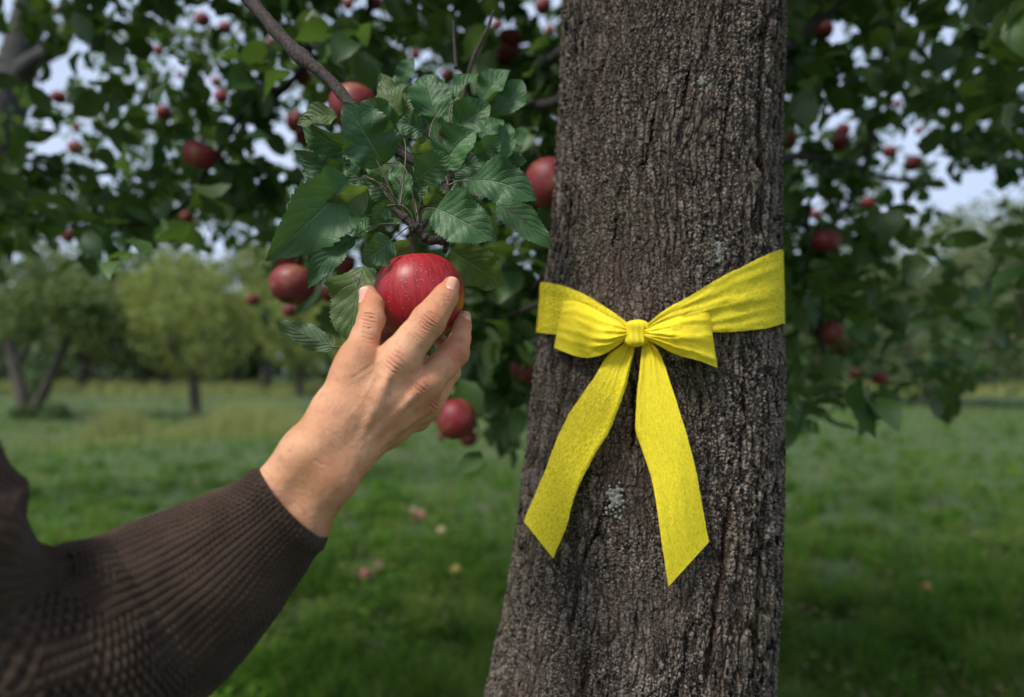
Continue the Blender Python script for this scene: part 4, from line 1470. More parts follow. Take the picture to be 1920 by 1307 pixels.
# limbs of the crown behind
LIMBS = [
    [(640, -260, 2.2, 26), (612, -60, 2.0, 16), (596, 10, 1.9, 13), (580, 110, 1.85, 11), (540, 165, 1.8, 9), (480, 190, 1.75, 8), (450, 215, 1.7, 7.5), (425, 262, 1.66, 7), (385, 320, 1.6, 7), (365, 370, 1.6, 7), (320, 405, 1.6, 7), (250, 424, 1.65, 7), (170, 430, 1.7, 6), (90, 415, 1.75, 4)],
    [(410, 300, 1.65, 7), (450, 330, 1.7, 6), (500, 360, 1.75, 4)],
    [(540, 165, 1.8, 7), (500, 192, 1.85, 6), (480, 215, 1.9, 4)],
    [(1080, 170, .92, 20), (1030, 200, 1.15, 14), (985, 192, 1.45, 13), (930, 215, 1.7, 11), (880, 235, 1.9, 9), (800, 260, 2.1, 8), (700, 268, 2.3, 6)],
    [(1080, 80, .92, 20), (1020, 120, 1.3, 12), (975, 160, 1.7, 10), (900, 180, 2.0, 8), (820, 160, 2.4, 6)],
    [(1080, 40, .95, 18), (1045, 120, 1.3, 9), (1010, 100, 1.7, 8), (960, 130, 2.0, 7), (925, 100, 2.3, 5)],
    [(700, -60, 2.2, 10), (690, 40, 2.15, 9), (694, 110, 2.1, 7), (700, 160, 2.1, 4)],
    [(1420, 60, .98, 24), (1480, 95, 1.3, 15), (1530, 40, 1.6, 12), (1580, 10, 1.8, 10), (1640, -60, 2.0, 8)],
    [(1420, 190, .98, 18), (1470, 150, 1.3, 12), (1500, 90, 1.6, 11), (1530, 30, 1.9, 10), (1550, -60, 2.1, 9)],
    [(1662, -40, 2.2, 6), (1658, 90, 2.2, 6), (1645, 200, 2.2, 6), (1630, 280, 2.15, 6), (1612, 350, 2.1, 6), (1575, 410, 2.1, 5), (1520, 450, 2.1, 4)],
    [(1440, 520, 1.1, 11), (1475, 532, 1.5, 9), (1510, 556, 1.65, 8), (1540, 590, 1.7, 7), (1538, 630, 1.7, 7), (1548, 670, 1.7, 6), (1566, 700, 1.7, 4)],
    [(1520, 350, 2.0, 6), (1510, 450, 1.95, 6.5), (1498, 530, 1.9, 7), (1500, 595, 1.9, 5)],
    [(1540, 590, 1.72, 6), (1565, 540, 1.8, 5), (1590, 500, 1.9, 4), (1620, 430, 2.0, 3)],
    [(1440, 300, 1.05, 14), (1500, 292, 1.6, 9), (1560, 300, 2.0, 8), (1640, 330, 2.5, 7), (1760, 350, 3.0, 6)],
    [(1030, 640, 1.1, 8), (985, 640, 1.4, 8), (975, 700, 1.6, 7), (960, 760, 1.7, 6), (950, 800, 1.75, 4)],
    [(1050, 470, 1.0, 10), (990, 560, 1.4, 8), (982, 620, 1.5, 7), (990, 670, 1.55, 5)],
    [(1040, 560, 1.05, 9), (930, 600, 1.5, 7), (880, 660, 1.8, 6), (858, 720, 1.9, 6), (855, 760, 1.9, 4)],
    [(-60, 260, 2.2, 7), (0, 287, 2.1, 6), (60, 300, 2.05, 5), (110, 320, 2.0, 4)],
    [(1600, -40, 2.6, 10), (1700, 60, 2.8, 9), (1800, 190, 3.1, 7), (1850, 260, 3.3, 5)],
    [(560, 420, 1.5, 5), (575, 480, 1.5, 5), (600, 520, 1.5, 4)],
]
for k, l in enumerate(LIMBS):
    l = [(a, b, d, r * .72) for a, b, d, r in l]
    branch("branch", l, 60, 8, .2, M_LIMB, 30 + k)
# the main forks that carry them, above the frame
for k, (dx, dy, h) in enumerate([(-.9, .5, 1.3), (.8, .7, 1.4), (-.35, 1.2, 1.7), (-.8, -.15, 1.2), (.5, -.3, 1.5)]):
    a = top[-1]
    pth = smooth_path([a + [0, 0, -.5], a, a + np.array([dx * .4, dy * .4, h * .5]), a + np.array([dx, dy, h * .8]), a + np.array([dx * 1.7, dy * 1.7, h])], 30)
    v, f = tube(pth, np.linspace(.085, .02, 30), 10, .15, k)
    link("branch", mesh_from("branch", v, f, M_LIMB), tree)


# canopy leaves: small folded blades set in whorls
def simple_leaf(seed, nu=3, nv=5):
    """A canopy leaf of unit length along +y, face up +z."""
    r = np.random.default_rng(seed)
    v, u = np.linspace(0, 1, nv), np.linspace(-1, 1, nu)
    U, V = np.meshgrid(u, v)
    sh = np.sin(math.pi * np.clip(v, 0.02, .985) ** .85) ** .75
    W = sh[:, None] * r.uniform(.27, .36)
    z = r.uniform(.15, .5) * np.abs(U) * W + r.uniform(-.05, .16) * np.sin(math.pi * V) - r.uniform(0, .25) * V ** 2 + .05 * np.sin(V * 8 + seed + 2 * (U > 0)) * np.abs(U)
    p = np.stack([U * W, V, z], -1).reshape(-1, 3)
    return p, grid_faces(nu, nv), np.stack([U * .5 + .5, V], -1).reshape(-1, 2)


VARS = [simple_leaf(s) for s in range(10)]
LOW = np.array([(-300, 440), (0, 462), (150, 488), (300, 478), (400, 462), (450, 480), (500, 560), (560, 660), (640, 655), (700, 640), (790, 620), (830, 770),
                (880, 860), (930, 885), (980, 840), (1020, 800), (1240, 800), (1470, 850), (1540, 815), (1620, 790), (1720, 780), (1850, 742), (1900, 650), (2000, 560), (2300, 480)], float)


def density(px, py, d):
    """How thickly the crown is leaved along a direction: thin where the photograph shows sky."""
    low = np.interp(px, LOW[:, 0], LOW[:, 1])
    k = np.clip((low - py) / 45.0, 0, 1)
    base = np.interp(px, [-400, 0, 300, 560, 640, 1050, 1450, 1500, 1700, 2000], [.80, .66, .63, .62, .74, .78, .78, .54, .50, .70])
    base = np.where((px > 440) & (px < 800) & (py > 470), base * .55, base)
    base = np.where((px > 1660) & (py > 330) & (py < 620), base * .15, base)
    base = np.where((px > 1470) & (px < 1860) & (py > 560), np.maximum(base, .58), base)
    base = np.where((px > 800) & (px < 1050) & (py > 450), .95, base)
    base = np.where((px < 480) & (py > 340), np.minimum(base * 1.75, 1), base)
    for cx, cy, rx, ry, a in ((40, 110, 115, 150, 1.0), (300, 20, 70, 60, .8), (235, 60, 60, 60, .5), (60, 260, 70, 90, .7), (510, 270, 70, 70, .75), (95, 362, 40, 25, .7), (440, 390, 50, 30, .6),
                              (345, 440, 40, 20, .5), (215, 290, 40, 30, .3), (1660, 225, 60, 60, .6), (1525, 190, 60, 50, .45), (945, 440, 50, 50, .6), (800, 90, 60, 30, .3),
                              (570, 240, 40, 50, .6), (620, 440, 30, 30, .4)):
        base = base * (1 - a * np.exp(-(((px - cx) / rx) ** 2 + ((py - cy) / ry) ** 2)))
    return np.where(py < -60, np.clip(base + .3, 0, 1), base) * k


def spread(n, seed, zmax=3.1):
    r = np.random.default_rng(seed)
    d = r.uniform(1.0, 4.6, n)
    d = 1.05 + 3.6 * r.beta(1.1, 1.6, n)
    x = r.uniform(-1, 1, n) * (1.0 * d + .5) + .1
    z = r.uniform(1.25, zmax, n)
    p = np.stack([x, d, z], 1)
    qx, qy, qd = to_px(p)
    keep = r.random(n) < density(qx, qy, qd) * np.interp(qd, [1.0, 1.4, 3, 4.6], [.25, .55, 1, .9])
    clump = fbm(p * np.array([4.2, 4.2, 4.6]), 2, seed + 40)
    keep &= clump > -0.16 + 0.10 * (qx < 560)
    tx = np.abs(p[:, 0] - .25) < .16
    keep &= ~(tx & (np.abs(p[:, 1] - TD) < .2))
    return p[keep]


def spread_far(n, seed):
    r = np.random.default_rng(seed)
    d = r.uniform(4.4, 7.5, n)
    p = np.stack([r.uniform(-1, 1, n) * (1.0 * d + .5), d, r.uniform(1.4, 5.2, n)], 1)
    qx, qy, qd = to_px(p)
    low = np.interp(qx, LOW[:, 0], LOW[:, 1]) - 40
    keep = (r.random(n) < density(qx, qy + 40, qd)) & (fbm(p * 1.8, 2, seed) > -.1)
    return p[keep]


cl = np.concatenate([spread(14500, 51), spread_far(2600, 52)])
over = np.random.default_rng(5)
ov = np.stack([over.uniform(-2.0, 3.2, 1700), over.uniform(-0.4, 4.4, 1700), over.uniform(2.5, 4.2, 1700)], 1)
ov = ov[(fbm(ov * 1.6, 2, 91) > -.1)]
ov = ov[~((ov[:, 0] < -0.6) & (ov[:, 1] < 0.6))]
al = []
ra_ = np.random.default_rng(88)
for l in LIMBS:                                               # whorls on the boughs themselves
    pp = resample(P(*np.array(l).T[:3]), 60)
    sel = pp[ra_.random(60) < .30]
    al.append(sel + ra_.normal(0, .03, sel.shape))
al = np.concatenate(al)
ax_, ay_, ad_ = to_px(al)
al = al[(ad_ > 1.25) & (ra_.random(len(al)) < .4 + .6 * density(ax_, ay_, ad_))]
oy = over.uniform(1, 11, 2600)
fr_ = np.stack([over.uniform(.6, 7.5, 2600), oy, 1.75 + .56 * oy + over.uniform(0, 1.8, 2600)], 1)
fr_ = fr_[fbm(fr_ * 1.1, 2, 93) > -.15]                        # unseen crown leaves added above the frame to shade the grass on the right
centers = np.concatenate([cl, ov, al, fr_])
rl = np.random.default_rng(17)
T, Rm, Sz, Vr = [], [], [], []
for c in centers:
    k = rl.integers(4, 8)
    tw_dir = nrm(rl.normal(0, 1, 3) + np.array([0, -.1, -.15]))
    for _ in range(k):
        d = nrm(tw_dir * .5 + rl.normal(0, .75, 3) + np.array([0, 0, -.25]))
        upv = nrm(np.array([0, 0, 1.0]) + rl.normal(0, .55, 3))
        xx = nrm(np.cross(d, upv))
        zz = np.cross(xx, d)
        T.append(c + d * rl.uniform(.005, .03) + rl.normal(0, .018, 3))
        Rm.append(np.stack([xx, d, zz], 1))
        Sz.append(rl.uniform(.048, .086) * (1.0 if c[1] < 4.6 and c[2] < 1.7 + .56 * c[1] else 1.35))
        Vr.append(rl.integers(0, 10))
T, Rm, Sz, Vr = np.array(T), np.array(Rm), np.array(Sz), np.array(Vr)
# keep the space of the hand, bow and near spray free
qx, qy, qd = to_px(T)
ok = (qd > 1.0) | (qy < -300)
mx_, my_, md_ = to_px(T + Rm[:, :, 1] * Sz[:, None] * .5)
for ax_, ay_, dia_, _l in APPLES:                              # fruit hangs where the leaves part
    if dia_ == 62:
        continue
    da = min(4.6, .072 * F / dia_)
    near = (np.hypot(mx_ - ax_, my_ - ay_) < dia_ * .5 + .34 * Sz * F / md_) & (md_ < da + .05)
    ok &= ~(near & (rl.random(len(qx)) < .95))
T, Rm, Sz, Vr, qd, qx, qy = T[ok], Rm[ok], Sz[ok], Vr[ok], qd[ok], qx[ok], qy[ok]
inview = (qx > -40) & (qx < 1960) & (qy > -40) & (qy < 900)
order = np.argsort(np.where(inview, -Sz / qd, 1))
big, rest = order[:255], order[255:]
lm = []
for k in range(10):
    p, f, uv = VARS[k]
    lm.append(mesh_from("leaf", p, f, M_LEAF_FAR, uv))
base_inv = -np.array(TREE_BASE)
from mathutils import Matrix
for i in big:
    o = bpy.data.objects.new("leaf", lm[Vr[i]])
    COL.objects.link(o)
    o.parent = tree
    M4 = Matrix.Identity(4)
    for a in range(3):
        for b in range(3):
            M4[a][b] = float(Rm[i][a, b] * Sz[i])
        M4[a][3] = float(T[i][a] + base_inv[a])
    o.matrix_local = M4
VV, FF, UU, n0 = [], [], [], 0
for k in range(10):
    ids = rest[Vr[rest] == k]
    p, f, uv = VARS[k]
    w = np.einsum('nij,pj->npi', Rm[ids] * Sz[ids][:, None, None], p) + T[ids][:, None]
    VV.append(w.reshape(-1, 3))
    FF.append((f[None] + (np.arange(len(ids)) * len(p))[:, None, None]).reshape(-1, 4) + n0)
    UU.append(np.tile(uv, (len(ids), 1)))
    n0 += len(ids) * len(p)
fo = link("foliage", mesh_from("foliage", np.concatenate(VV), np.concatenate(FF), M_LEAF_FAR, np.concatenate(UU)), tree)
fo["kind"] = "stuff"
print("canopy leaves", len(T), "clusters", len(centers))
# ------------------------------------------------------------------ the other apples
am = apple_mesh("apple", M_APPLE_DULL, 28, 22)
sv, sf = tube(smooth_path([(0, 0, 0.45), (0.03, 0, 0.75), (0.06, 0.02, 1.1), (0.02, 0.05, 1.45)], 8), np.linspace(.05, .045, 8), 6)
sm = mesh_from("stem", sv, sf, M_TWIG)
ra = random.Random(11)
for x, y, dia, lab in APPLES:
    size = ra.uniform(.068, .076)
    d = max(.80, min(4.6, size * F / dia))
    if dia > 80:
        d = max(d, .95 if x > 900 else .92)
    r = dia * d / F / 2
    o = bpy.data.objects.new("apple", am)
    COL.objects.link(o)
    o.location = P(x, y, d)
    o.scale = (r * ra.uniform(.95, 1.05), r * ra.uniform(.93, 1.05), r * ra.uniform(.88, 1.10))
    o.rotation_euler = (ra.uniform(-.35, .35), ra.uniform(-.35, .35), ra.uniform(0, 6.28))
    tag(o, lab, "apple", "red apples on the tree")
    s = bpy.data.objects.new("stem", sm)
    COL.objects.link(s)
    s.parent = o

# fallen apples in the grass
FALLEN = [(685, 1084, 24, "pink fallen apple in the grass below the forearm's cuff", (.30, .10, .07)), (712, 1066, 20, "brown rotting apple behind the pink fallen one", (.16, .085, .05)),
          (855, 1074, 20, "yellow fallen apple in the grass left of the trunk's foot", (.50, .38, .10)), (1740, 1114, 26, "orange brown fallen apple alone in the dark grass on the right", (.45, .22, .06)),
          (790, 972, 20, "pinkish fallen apple in the grass under the hanging cluster", (.28, .13, .09)), (775, 964, 18, "pale fallen apple beside the pinkish one under the hanging cluster", (.30, .20, .12)),
          (828, 1002, 18, "pale yellow fallen apple right of the pinkish ones", (.42, .36, .2))]
fm = apple_mesh("fallen_apple", None, 20, 16)
for x, y, dia, lab, colr in FALLEN:
    mm = Mat("fallen_apple_skin")
    mm.p(Base_Color=mm.mix(mm.smoothstep(mm.noise(mm.coord("Object"), 2.5, 3.0), .4, .65), colr, tuple(c * .55 for c in colr)), Roughness=0.5)
    me_ = fm.copy()
    me_.materials.clear()
    me_.materials.append(mm.m)
    d = 1.5 * F / (y - 693)
    d = (1.5 - .045 - float(ground_z(P(x, y, d)[0], d))) * F / (y - 693.5)
    o = bpy.data.objects.new("fallen_apple", me_)
    COL.objects.link(o)
    pt = P(x, y, d)
    r = dia * d / F / 2 * 1.05
    o.location = (pt[0], pt[1], float(ground_z(pt[0], pt[1])) + r * .9 + .03)
    o.scale = (r, r, r * .9)
    o.rotation_euler = (ra.uniform(.6, 1.6), ra.uniform(-1, 1), ra.uniform(0, 6))
    tag(o, lab, "apple", "fallen apples in the grass")


# ------------------------------------------------------------------ orchard trees behind
def crown_geo(r, blobs, n, size, leaf_aspect=.62):
    """Leaves spread through the shells of several lobes; each leaf a bent pair of triangles."""
    w = np.array([b[3] * b[4] * b[5] for b in blobs]) ** (2 / 3)
    ids = r.choice(len(blobs), n, p=w / w.sum())
    B = np.array(blobs, float)[ids]
    d = nrm(r.normal(0, 1, (n, 3)))
    rad = r.beta(2.6, 1.0, n)[:, None]
    c = B[:, :3] + d * rad * B[:, 3:6]
    nz = fbm(c * 1.1, 2, int(r.integers(0, 99)))
    keep = nz > -.08
    c, d = c[keep], d[keep]
    n = len(c)
    a = nrm(r.normal(0, 1, (n, 3)) + np.array([0, 0, -.3]))
    nn = nrm(r.normal(0, .7, (n, 3)) + d * .6 + np.array([0, -.35, .9]))
    s = nrm(np.cross(a, nn))
    L = (size * r.uniform(.7, 1.35, n))[:, None]
    v = np.stack([c - a * L * .5, c + s * L * leaf_aspect * .5 + nn * L * .08, c + a * L * .5, c - s * L * leaf_aspect * .5 + nn * L * .08], 1).reshape(-1, 3)
    f = np.arange(4 * n).reshape(-1, 4)
    return v, np.concatenate([f[:, [0, 1, 2]], f[:, [0, 2, 3]]])


def tree_meshes(seed, h, spread_, trunk_r, trunk_h, mat, nleaf, leaf, bark, fork=2, low=.3):
    r = np.random.default_rng(seed)
    j = Join()
    k = np.linspace(0, 1, 10)
    lean = r.normal(0, .12, 2)
    pth = np.stack([lean[0] * k * trunk_h, lean[1] * k * trunk_h, -.1 + k * (trunk_h + .1)], 1)
    v, f = tube(pth, trunk_r * (1.35 - .5 * k ** .5), 9, .12, seed)
    j.add(v, f)
    blobs = []
    for i in range(fork + 3):
        az = i / (fork + 3) * 6.28 + r.uniform(-.5, .5)
        out = spread_ * r.uniform(.45, .75)
        e = np.array([math.cos(az) * out, math.sin(az) * out, trunk_h + (h - trunk_h) * r.uniform(.3, .75)])
        mid = pth[-1] * .5 + e * .5 + np.array([0, 0, -.15 * h * r.uniform(.3, 1)])
        q = smooth_path([pth[-2], pth[-1], mid, e], 12)
        v, f = tube(q, trunk_r * np.linspace(.6, .12, 12), 7, .1, seed + i)
        j.add(v, f)
        blobs.append((*e, spread_ * r.uniform(.38, .55), spread_ * r.uniform(.38, .55), (h - trunk_h) * r.uniform(.24, .36)))
    blobs.append((pth[-1][0], pth[-1][1], trunk_h + (h - trunk_h) * .68, spread_ * .55, spread_ * .55, (h - trunk_h) * .36))
    blobs.append((pth[-1][0], pth[-1][1], trunk_h + (h - trunk_h) * .24, spread_ * .78, spread_ * .72, (h - trunk_h) * low))
    cv, cf = crown_geo(r, blobs, nleaf, leaf)
    return j.mesh("trunk", bark), mesh_from("crown", cv, cf, mat, smooth=False)


def place(name, tm, cm, x, y, rz, s, label, group):
    e = thing(name, (x, y, float(ground_z(x, y))), label, "tree", group)
    e.rotation_euler = (0, 0, rz)
    e.scale = (s, s, s)
    for nm, d in (("trunk", tm), ("crown", cm)):
        o = bpy.data.objects.new(nm, d)
        COL.objects.link(o)
        o.parent = e
    return e


A_ = tree_meshes(1, 5.6, 2.6, .165, 1.45, M_CROWN_YELLOW, 13000, .17, M_FARBARK)
B_ = tree_meshes(2, 6.2, 3.0, .20, 1.7, M_CROWN, 14000, .19, M_FARBARK)
C_ = tree_meshes(3, 6.6, 3.2, .22, 1.6, M_CROWN, 14000, .20, M_FARBARK)
D_ = tree_meshes(4, 7.2, 3.4, .20, 1.2, M_CROWN_GREY, 15000, .18, M_FARBARK, low=.42)
E_ = tree_meshes(5, 6.0, 3.0, .20, 1.5, M_CROWN_GREY, 13000, .20, M_FARBARK)


def at(px, d):
    return (px - 960) / F * d


G1 = "small orchard trees standing in the meadow"
place("orchard_tree", A_[0], A_[1], at(371, 22), 22, 2.2, 1.0, "small yellow-green orchard tree with a short forked trunk in the left meadow", G1)
for tr_, px_, d_, rz, s, lab in (
        (C_, 150, 44, .5, 1.25, "leafy far orchard tree with a stout dark trunk, left of the yellow-green one"),
        (E_, 268, 46, 1.5, 1.2, "grey-green orchard tree in the far row just left of the yellow-green tree's trunk"),
        (B_, 205, 58, 2.6, 1.35, "orchard tree with a thin slanting trunk deep in the far left row"),
        (E_, -60, 40, .2, 1.3, "grey-green orchard tree in the far row at the left picture edge"),
        (B_, 445, 50, 4.2, 1.15, "orchard tree in the far row just right of the yellow-green tree"),
        (A_, 560, 38, 4.9, 1.15, "yellow-green orchard tree behind the gripped apple's lower left leaves"),
        (A_, 700, 34, 1.9, 1.05, "yellow-green orchard tree hidden behind the raised hand"),
        (A_, 905, 30, .8, .95, "bright yellow-green orchard tree seen between the hand and the trunk"),
        (C_, 800, 52, 2.5, 1.3, "tall orchard tree far behind the held apple"),
        (D_, 1560, 34, .4, 1.15, "dense bushy tree just right of the ribboned trunk, branches to the ground"),
        (D_, 1740, 29, 2.0, 1.15, "pale grey-green bushy tree in the right distance speckled with sky"),
        (D_, 1960, 26, 3.1, 1.2, "dense bushy tree at the right picture edge above the grass"),
        (E_, 1640, 48, 1.2, 1.5, "taller grey-green tree behind the two bushy ones on the right"),
        (C_, 1860, 46, 4.0, 1.5, "taller leafy tree far back at the right between bushy ones"),
        (C_, 318, 47, 3.3, 1.55, "tall leafy tree filling the gap behind the yellow-green tree's left shoulder"),
        (B_, 500, 44, .9, 1.6, "tall leafy tree behind the pinkish red apple, right of the yellow-green tree"),
        (E_, 1180, 45, 4.4, 1.4, "orchard tree standing straight behind the ribboned trunk"),
        (C_, 1420, 42, 5.4, 1.3, "orchard tree peeping out right behind the ribboned trunk")):
    place("orchard_tree", tr_[0], tr_[1], at(px_, d_), d_, rz, s, lab, G1)

# the old tree with two leaning stems at the left
vt = thing("leaning_tree", (at(46, 20.5), 20.5, float(ground_z(at(46, 20.5), 20.5))), "old orchard tree with two stems leaning apart in a V at the left edge", "tree", G1)
loc = np.array(vt.location)
j = Join()
for pts in ([(52, 786, 20.5, 13), (40, 740, 20.5, 11), (28, 690, 20.6, 10), (16, 640, 20.8, 9), (5, 580, 21, 6)], [(52, 788, 20.5, 11), (72, 755, 20.4, 9), (92, 715, 20.2, 8), (112, 670, 20, 7), (140, 610, 19.8, 5)],
            [(28, 690, 20.6, 7), (60, 640, 20.4, 5), (80, 580, 20, 4)]):
    q = np.array([np.append(P(a, b, d), r * d / F) for a, b, d, r in pts])
    q = smooth_path(q, 24)
    v, f = tube(q[:, :3], q[:, 3], 9, .15, 3)
    j.add(v - loc, f)
o = link("trunk", j.mesh("trunk", M_FARBARK), vt, (0, 0, 0))
r5 = np.random.default_rng(15)
bl = [(*(P(x, y, d) - loc), rx, rx, rz) for x, y, d, rx, rz in ((0, 560, 21, 1.6, 1.1), (120, 570, 20, 1.5, 1.0), (60, 500, 20.6, 1.7, 1.0), (-80, 540, 21, 1.5, 1.2), (170, 600, 20, 1.0, .8), (40, 590, 19, 1.2, .8))]
cv, cf = crown_geo(r5, bl, 13000, .17)
link("crown", mesh_from("crown", cv, cf, M_CROWN, smooth=False), vt, (0, 0, 0))
bs = thing("bush", (at(80, 20), 20.0, 0.0), "low dark green bush at the foot of the V-stemmed tree", "bush")
cv, cf = crown_geo(r5, [(0, 0, .25, .75, .6, .38), (-.5, .1, .2, .5, .5, .3), (.45, 0, .15, .5, .4, .25)], 2600, .09)
link("foliage", mesh_from("foliage", cv, cf, M_WOODS, smooth=False), bs, (0, 0, 0))
bs2 = thing("bush", (at(66, 27), 27.0, 0.0), "dark upright shrub seen between the two leaning stems", "bush")
cv, cf = crown_geo(r5, [(0, 0, .9, .6, .5, 1.0), (.2, 0, 1.5, .5, .5, .6)], 2600, .10)
link("foliage", mesh_from("foliage", cv, cf, M_WOODS, smooth=False), bs2, (0, 0, 0))

# the tall grey tree with a fork, upper left
gd = 7.0
gt = thing("tall_tree", (at(-160, gd), gd + .4, 0.0), "tall grey tree with a forked trunk against the sky at the upper left", "tree")
loc = np.array(gt.location)
j = Join()
g0 = [(-160, 972, gd + .4, 48), (-110, 760, gd + .3, 44), (-60, 520, gd + .1, 40), (-20, 330, gd, 37), (8, 215, gd, 35), (30, 140, gd, 32), (44, 70, gd, 27), (58, 0, gd, 24), (85, -120, gd, 20), (120, -300, gd, 14)]
g1 = [(22, 170, gd, 26), (45, 128, gd - .1, 19), (80, 105, gd - .2, 16), (108, 88, gd - .3, 15), (128, 60, gd - .4, 13), (150, 10, gd - .5, 12), (185, -90, gd - .6, 10), (230, -240, gd - .7, 6)]
for pts in (g0, g1):
    q = np.array([np.append(P(a, b, d), r * d / F) for a, b, d, r in pts])
    q = smooth_path(q, 50)
    v, f = tube(q[:, :3], q[:, 3], 12, .12, 3)
    j.add(v - loc, f)
link("trunk", j.mesh("trunk", M_GREYBARK), gt, (0, 0, 0))
bl = [(*(P(x, y, d) - loc), rx, rx, rz) for x, y, d, rx, rz in ((-70, 40, 7.2, .40, .6), (118, 40, 6.6, .16, .2), (120, 75, 6.6, .12, .12), (240, 80, 7.4, .62, .55), (330, 150, 7.6, .6, .5), (20, 380, 7.4, .7, .35), (130, 330, 7, .4, .3), (250, 250, 7.4, .5, .4), (-60, 250, 7.2, .4, .6),
                                                                     (60, -250, 7.2, 1.0, .8), (300, -220, 7.0, 1.1, .8), (150, -60, 7.5, .4, .25))]
cv, cf = crown_geo(r5, bl, 5200, .085)
link("crown", mesh_from("crown", cv, cf, M_LEAF_FAR, smooth=False), gt, (0, 0, 0))

# far woods behind the orchard: one mass
wv, wf, n0 = [], [], 0
rw = np.random.default_rng(23)
bl = []
for i in range(280):
    d = rw.uniform(62, 95) if i < 95 else rw.uniform(60, 70)
    x = at(rw.uniform(-700, 2600), d)
    h = rw.uniform(13, 20) if i < 95 else rw.uniform(4, 7) * (1.0 if x < 0 else 1.05)
    bl.append((x, d, h * .45, rw.uniform(3, 5), rw.uniform(3, 5), h * .55))
cv, cf = crown_geo(rw, bl, 170000, .7)
wd = link("woods", mesh_from("woods", cv, cf, M_WOODS, smooth=False))
tag(wd, "dark green belt of woods closing the orchard's far side", "woods", None, "stuff")

# ------------------------------------------------------------------ grass
def grass_material(name, dark, light, dry):
    m = Mat(name)
    geo = m.n("NewGeometry")
    c = m.coord("Object")
    a = m.noise(c, 0.30, 3.0)
    b = m.noise(c, 1.6, 3.0)
    e = m.noise(c, 7.0, 3.0)
    rnd = geo.outputs["Random Per Island"]
    col = m.mix(m.math('MULTIPLY_ADD', rnd, .45, m.math('MULTIPLY', m.smoothstep(e, .40, .62), .55)), dark, light)
    col = m.mix(m.math('MULTIPLY', m.smoothstep(b, .46, .62), .70), col, dry)
    col = m.mix(m.math('MULTIPLY', m.smoothstep(rnd, .93, .95), .8), col, (0.22, 0.19, 0.09))
    col = m.mix(m.math('MULTIPLY', m.smoothstep(a, .5, .62), .4), col, dark)
    m.p(Base_Color=col, Roughness=0.7)
    m.set(m.b, "Specular IOR Level", 0.06)
    tr = m.n("BsdfTranslucent", Color=col)
    mx = m.n("MixShader", i0=0.35, i1=m.b.outputs[0], i2=tr.outputs[0])
    m.t.links.new(mx.outputs[0], m.out.inputs[0])
    return m.m


M_GRASS = grass_material("meadow_grass", (0.026, 0.074, 0.009), (0.13, 0.27, 0.028), (0.17, 0.25, 0.050))
M_DRY = grass_material("dry_grass", (0.19, 0.24, 0.065), (0.38, 0.40, 0.16), (0.31, 0.31, 0.12))


def blades(r, x, y, h, w, lean, seg=3):
    n = len(x)
    z = ground_z(x, y)
    az = r.uniform(0, 6.283, n)
    dx, dy = np.cos(az), np.sin(az)
    fa = r.uniform(0, 6.283, n)
    sx, sy = np.cos(fa), np.sin(fa)
    rows = []
    for k in range(seg + 1):
        t = k / seg
        cx = x + dx * lean * h * t ** 2
        cy = y + dy * lean * h * t ** 2
        cz = z + h * (t - .35 * lean * t ** 2)
        ww = w * (1 - t) ** .7 * .5
        rows.append(np.stack([cx, cy, cz], 1) + np.stack([sx, sy, 0 * sx], 1) * ww[:, None])
        if k < seg:
            rows.append(np.stack([cx, cy, cz], 1) - np.stack([sx, sy, 0 * sx], 1) * ww[:, None])
    m_ = 2 * seg + 1
    v = np.stack(rows, 1).reshape(-1, 3)
    b = (np.arange(n) * m_)[:, None]
    q = [b + np.array([[2 * k, 2 * k + 1, 2 * k + 3, 2 * k + 2]]) for k in range(seg - 1)]
    t3 = b + np.array([[2 * seg - 2, 2 * seg - 1, 2 * seg]])
    return v, [np.concatenate(q), t3] if q else [t3]


rg = np.random.default_rng(31)
n = 190000
dd = 1.0 / rg.uniform(1 / 34.0, 1 / 2.3, n)
xx = rg.uniform(-1, 1, n) * (.86 * dd + .3)
tuft = fbm(np.stack([xx * 2.2, dd * 2.2, 0 * xx], 1), 2, 61)
gapn = fbm(np.stack([xx * 5.5, dd * 4.0, 0 * xx], 1), 2, 66)
k = rg.random(n) < np.clip(.62 + 1.5 * gapn, .12, 1)
xx, dd, tuft, gapn = xx[k], dd[k], tuft[k], gapn[k]
n = len(xx)
hh = (.06 + .12 * rg.random(n) ** 1.5) * (1 + .8 * np.clip(gapn, -.5, .6)) * (1 + .7 * np.clip(tuft, -.6, 1.2)) * (1 + dd * .012)
ww = .0040 + .0011 * dd
v, f = blades(rg, xx, dd, hh, ww * rg.uniform(.7, 1.4, n), rg.uniform(.2, 1.1, n), 2)
gj = Join()
gj.add(v, f)
# rank tufts and weeds standing above the sward
nt_ = 420
td = 1.0 / rg.uniform(1 / 20.0, 1 / 2.6, nt_)
tx_ = rg.uniform(-1, 1, nt_) * (.84 * td + .2)
tx = np.repeat(tx_, 55) + rg.normal(0, .055, nt_ * 55)
ty = np.repeat(td, 55) + rg.normal(0, .055, nt_ * 55)
th_ = np.repeat(rg.uniform(.11, .26, nt_), 55) * rg.uniform(.5, 1.1, nt_ * 55)
v, f = blades(rg, tx, ty, th_, (.005 + .0012 * ty), rg.uniform(.2, .9, len(tx)), 3)
gj.add(v, f)
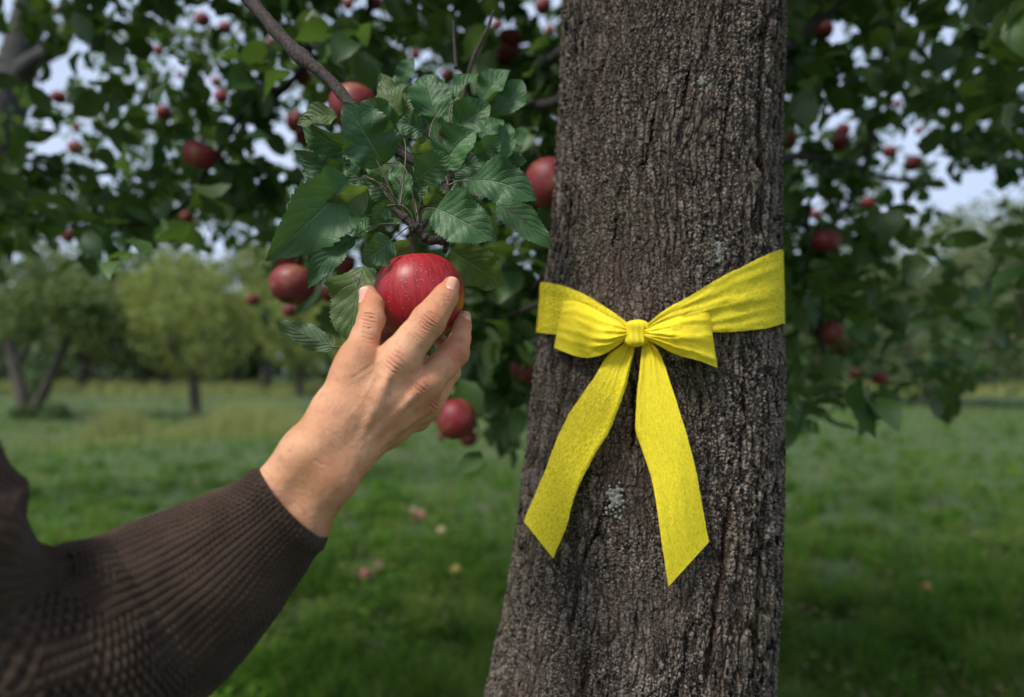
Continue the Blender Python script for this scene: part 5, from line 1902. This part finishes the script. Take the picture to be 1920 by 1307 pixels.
# clover and other broad leaves low in the sward
n = 42000
dd = 1.0 / rg.uniform(1 / 24.0, 1 / 2.3, n)
xx = rg.uniform(-1, 1, n) * (.86 * dd + .3)
cl_ = fbm(np.stack([xx * 1.3, dd * 1.3, 0 * xx], 1), 2, 71)
k = cl_ > -.05 + .35 * (xx > .1)
xx, dd = xx[k], dd[k]
n = len(xx)
c = np.stack([xx, dd, ground_z(xx, dd) + rg.uniform(.02, .085, n)], 1)
a = nrm(rg.normal(0, 1, (n, 3)) * np.array([1, 1, .35]))
nn = nrm(rg.normal(0, .35, (n, 3)) + np.array([0, 0, 1]))
s = nrm(np.cross(a, nn))
L = (rg.uniform(.022, .052, n) * (1 + dd * .03))[:, None]
v = np.stack([c - a * L * .5, c + s * L * .4 + nn * L * .12, c + a * L * .5, c - s * L * .4 + nn * L * .12], 1).reshape(-1, 3)
f = np.arange(4 * n).reshape(-1, 4)
gj.add(v, np.concatenate([f[:, [0, 1, 2]], f[:, [0, 2, 3]]]))
grass = link("grass", gj.mesh("grass", M_GRASS, False))
tag(grass, "green meadow grass mixed with clover all over the orchard floor", "grass", None, "stuff")

# tall pale grass: a strip in front of the far trees, and some dry tufts nearer by
px_ = [rg.uniform(-900, 2500, 26000)]
xs, ys, hs = [], [], []
d = rg.uniform(38, 60, 26000)
xs.append(at(px_[0], d)); ys.append(d); hs.append(rg.uniform(.5, 1.0, 26000))
for cx, d0, sx_, sy_, nn_, h0 in ((470, 17.5, .50, .8, 2200, .85), (545, 16.5, .40, .6, 800, .6), (225, 15.5, .25, .4, 600, .9), (350, 16, 1.2, 1.5, 1500, .32), (600, 19, 1.0, 1.5, 900, .4), (160, 14, 1.0, 1.0, 500, .25)):
    xs.append(at(cx, d0) + rg.normal(0, sx_, nn_)); ys.append(d0 + rg.normal(0, sy_, nn_)); hs.append(h0 * rg.uniform(.5, 1.15, nn_))
xs, ys, hs = np.concatenate(xs), np.concatenate(ys), np.concatenate(hs)
v, f = blades(rg, xs, ys, hs, np.where(ys > 30, .05, .013), rg.uniform(.05, .4, len(xs)), 2)
dg = link("tall_grass", mesh_from("tall_grass", v, f, M_DRY, smooth=False))
tag(dg, "pale dry tall grass in tufts and along the far trees", "grass", None, "stuff")


# dead leaves and bits of twig lying in the sward
n = 5200
dd = 1.0 / rg.uniform(1 / 16.0, 1 / 2.4, n)
xx = rg.uniform(-1, 1, n) * (.86 * dd + .3)
k = fbm(np.stack([xx * 1.1, dd * 1.1, 0 * xx], 1), 2, 83) > -.02
xx, dd = xx[k], dd[k]
n = len(xx)
c = np.stack([xx, dd, ground_z(xx, dd) + rg.uniform(.03, .09, n)], 1)
a = nrm(rg.normal(0, 1, (n, 3)) * np.array([1, 1, .3]))
s = nrm(np.cross(a, nrm(rg.normal(0, .4, (n, 3)) + np.array([0, 0, 1]))))
L = rg.uniform(.025, .07, n)[:, None]
wd_ = (rg.choice([.5, .45, .12], n))[:, None]
v = np.stack([c - a * L * .5, c + s * L * wd_ * .5, c + a * L * .5, c - s * L * wd_ * .5 + np.array([0, 0, .006])], 1).reshape(-1, 3)
f = np.arange(4 * n).reshape(-1, 4)
mm = Mat("dead_leaf")
mm.p(Base_Color=mm.ramp(mm.n("NewGeometry").outputs["Random Per Island"], [(0.0, (.06, .035, .02)), (.5, (.16, .10, .055)), (.8, (.22, .17, .11)), (1.0, (.26, .19, .05))]), Roughness=0.8)
dl = link("fallen_leaves", mesh_from("fallen_leaves", v, np.concatenate([f[:, [0, 1, 2]], f[:, [0, 2, 3]]]), mm.m, smooth=False))
tag(dl, "brown dead leaves and twig bits strewn through the grass", "leaf litter", None, "stuff")
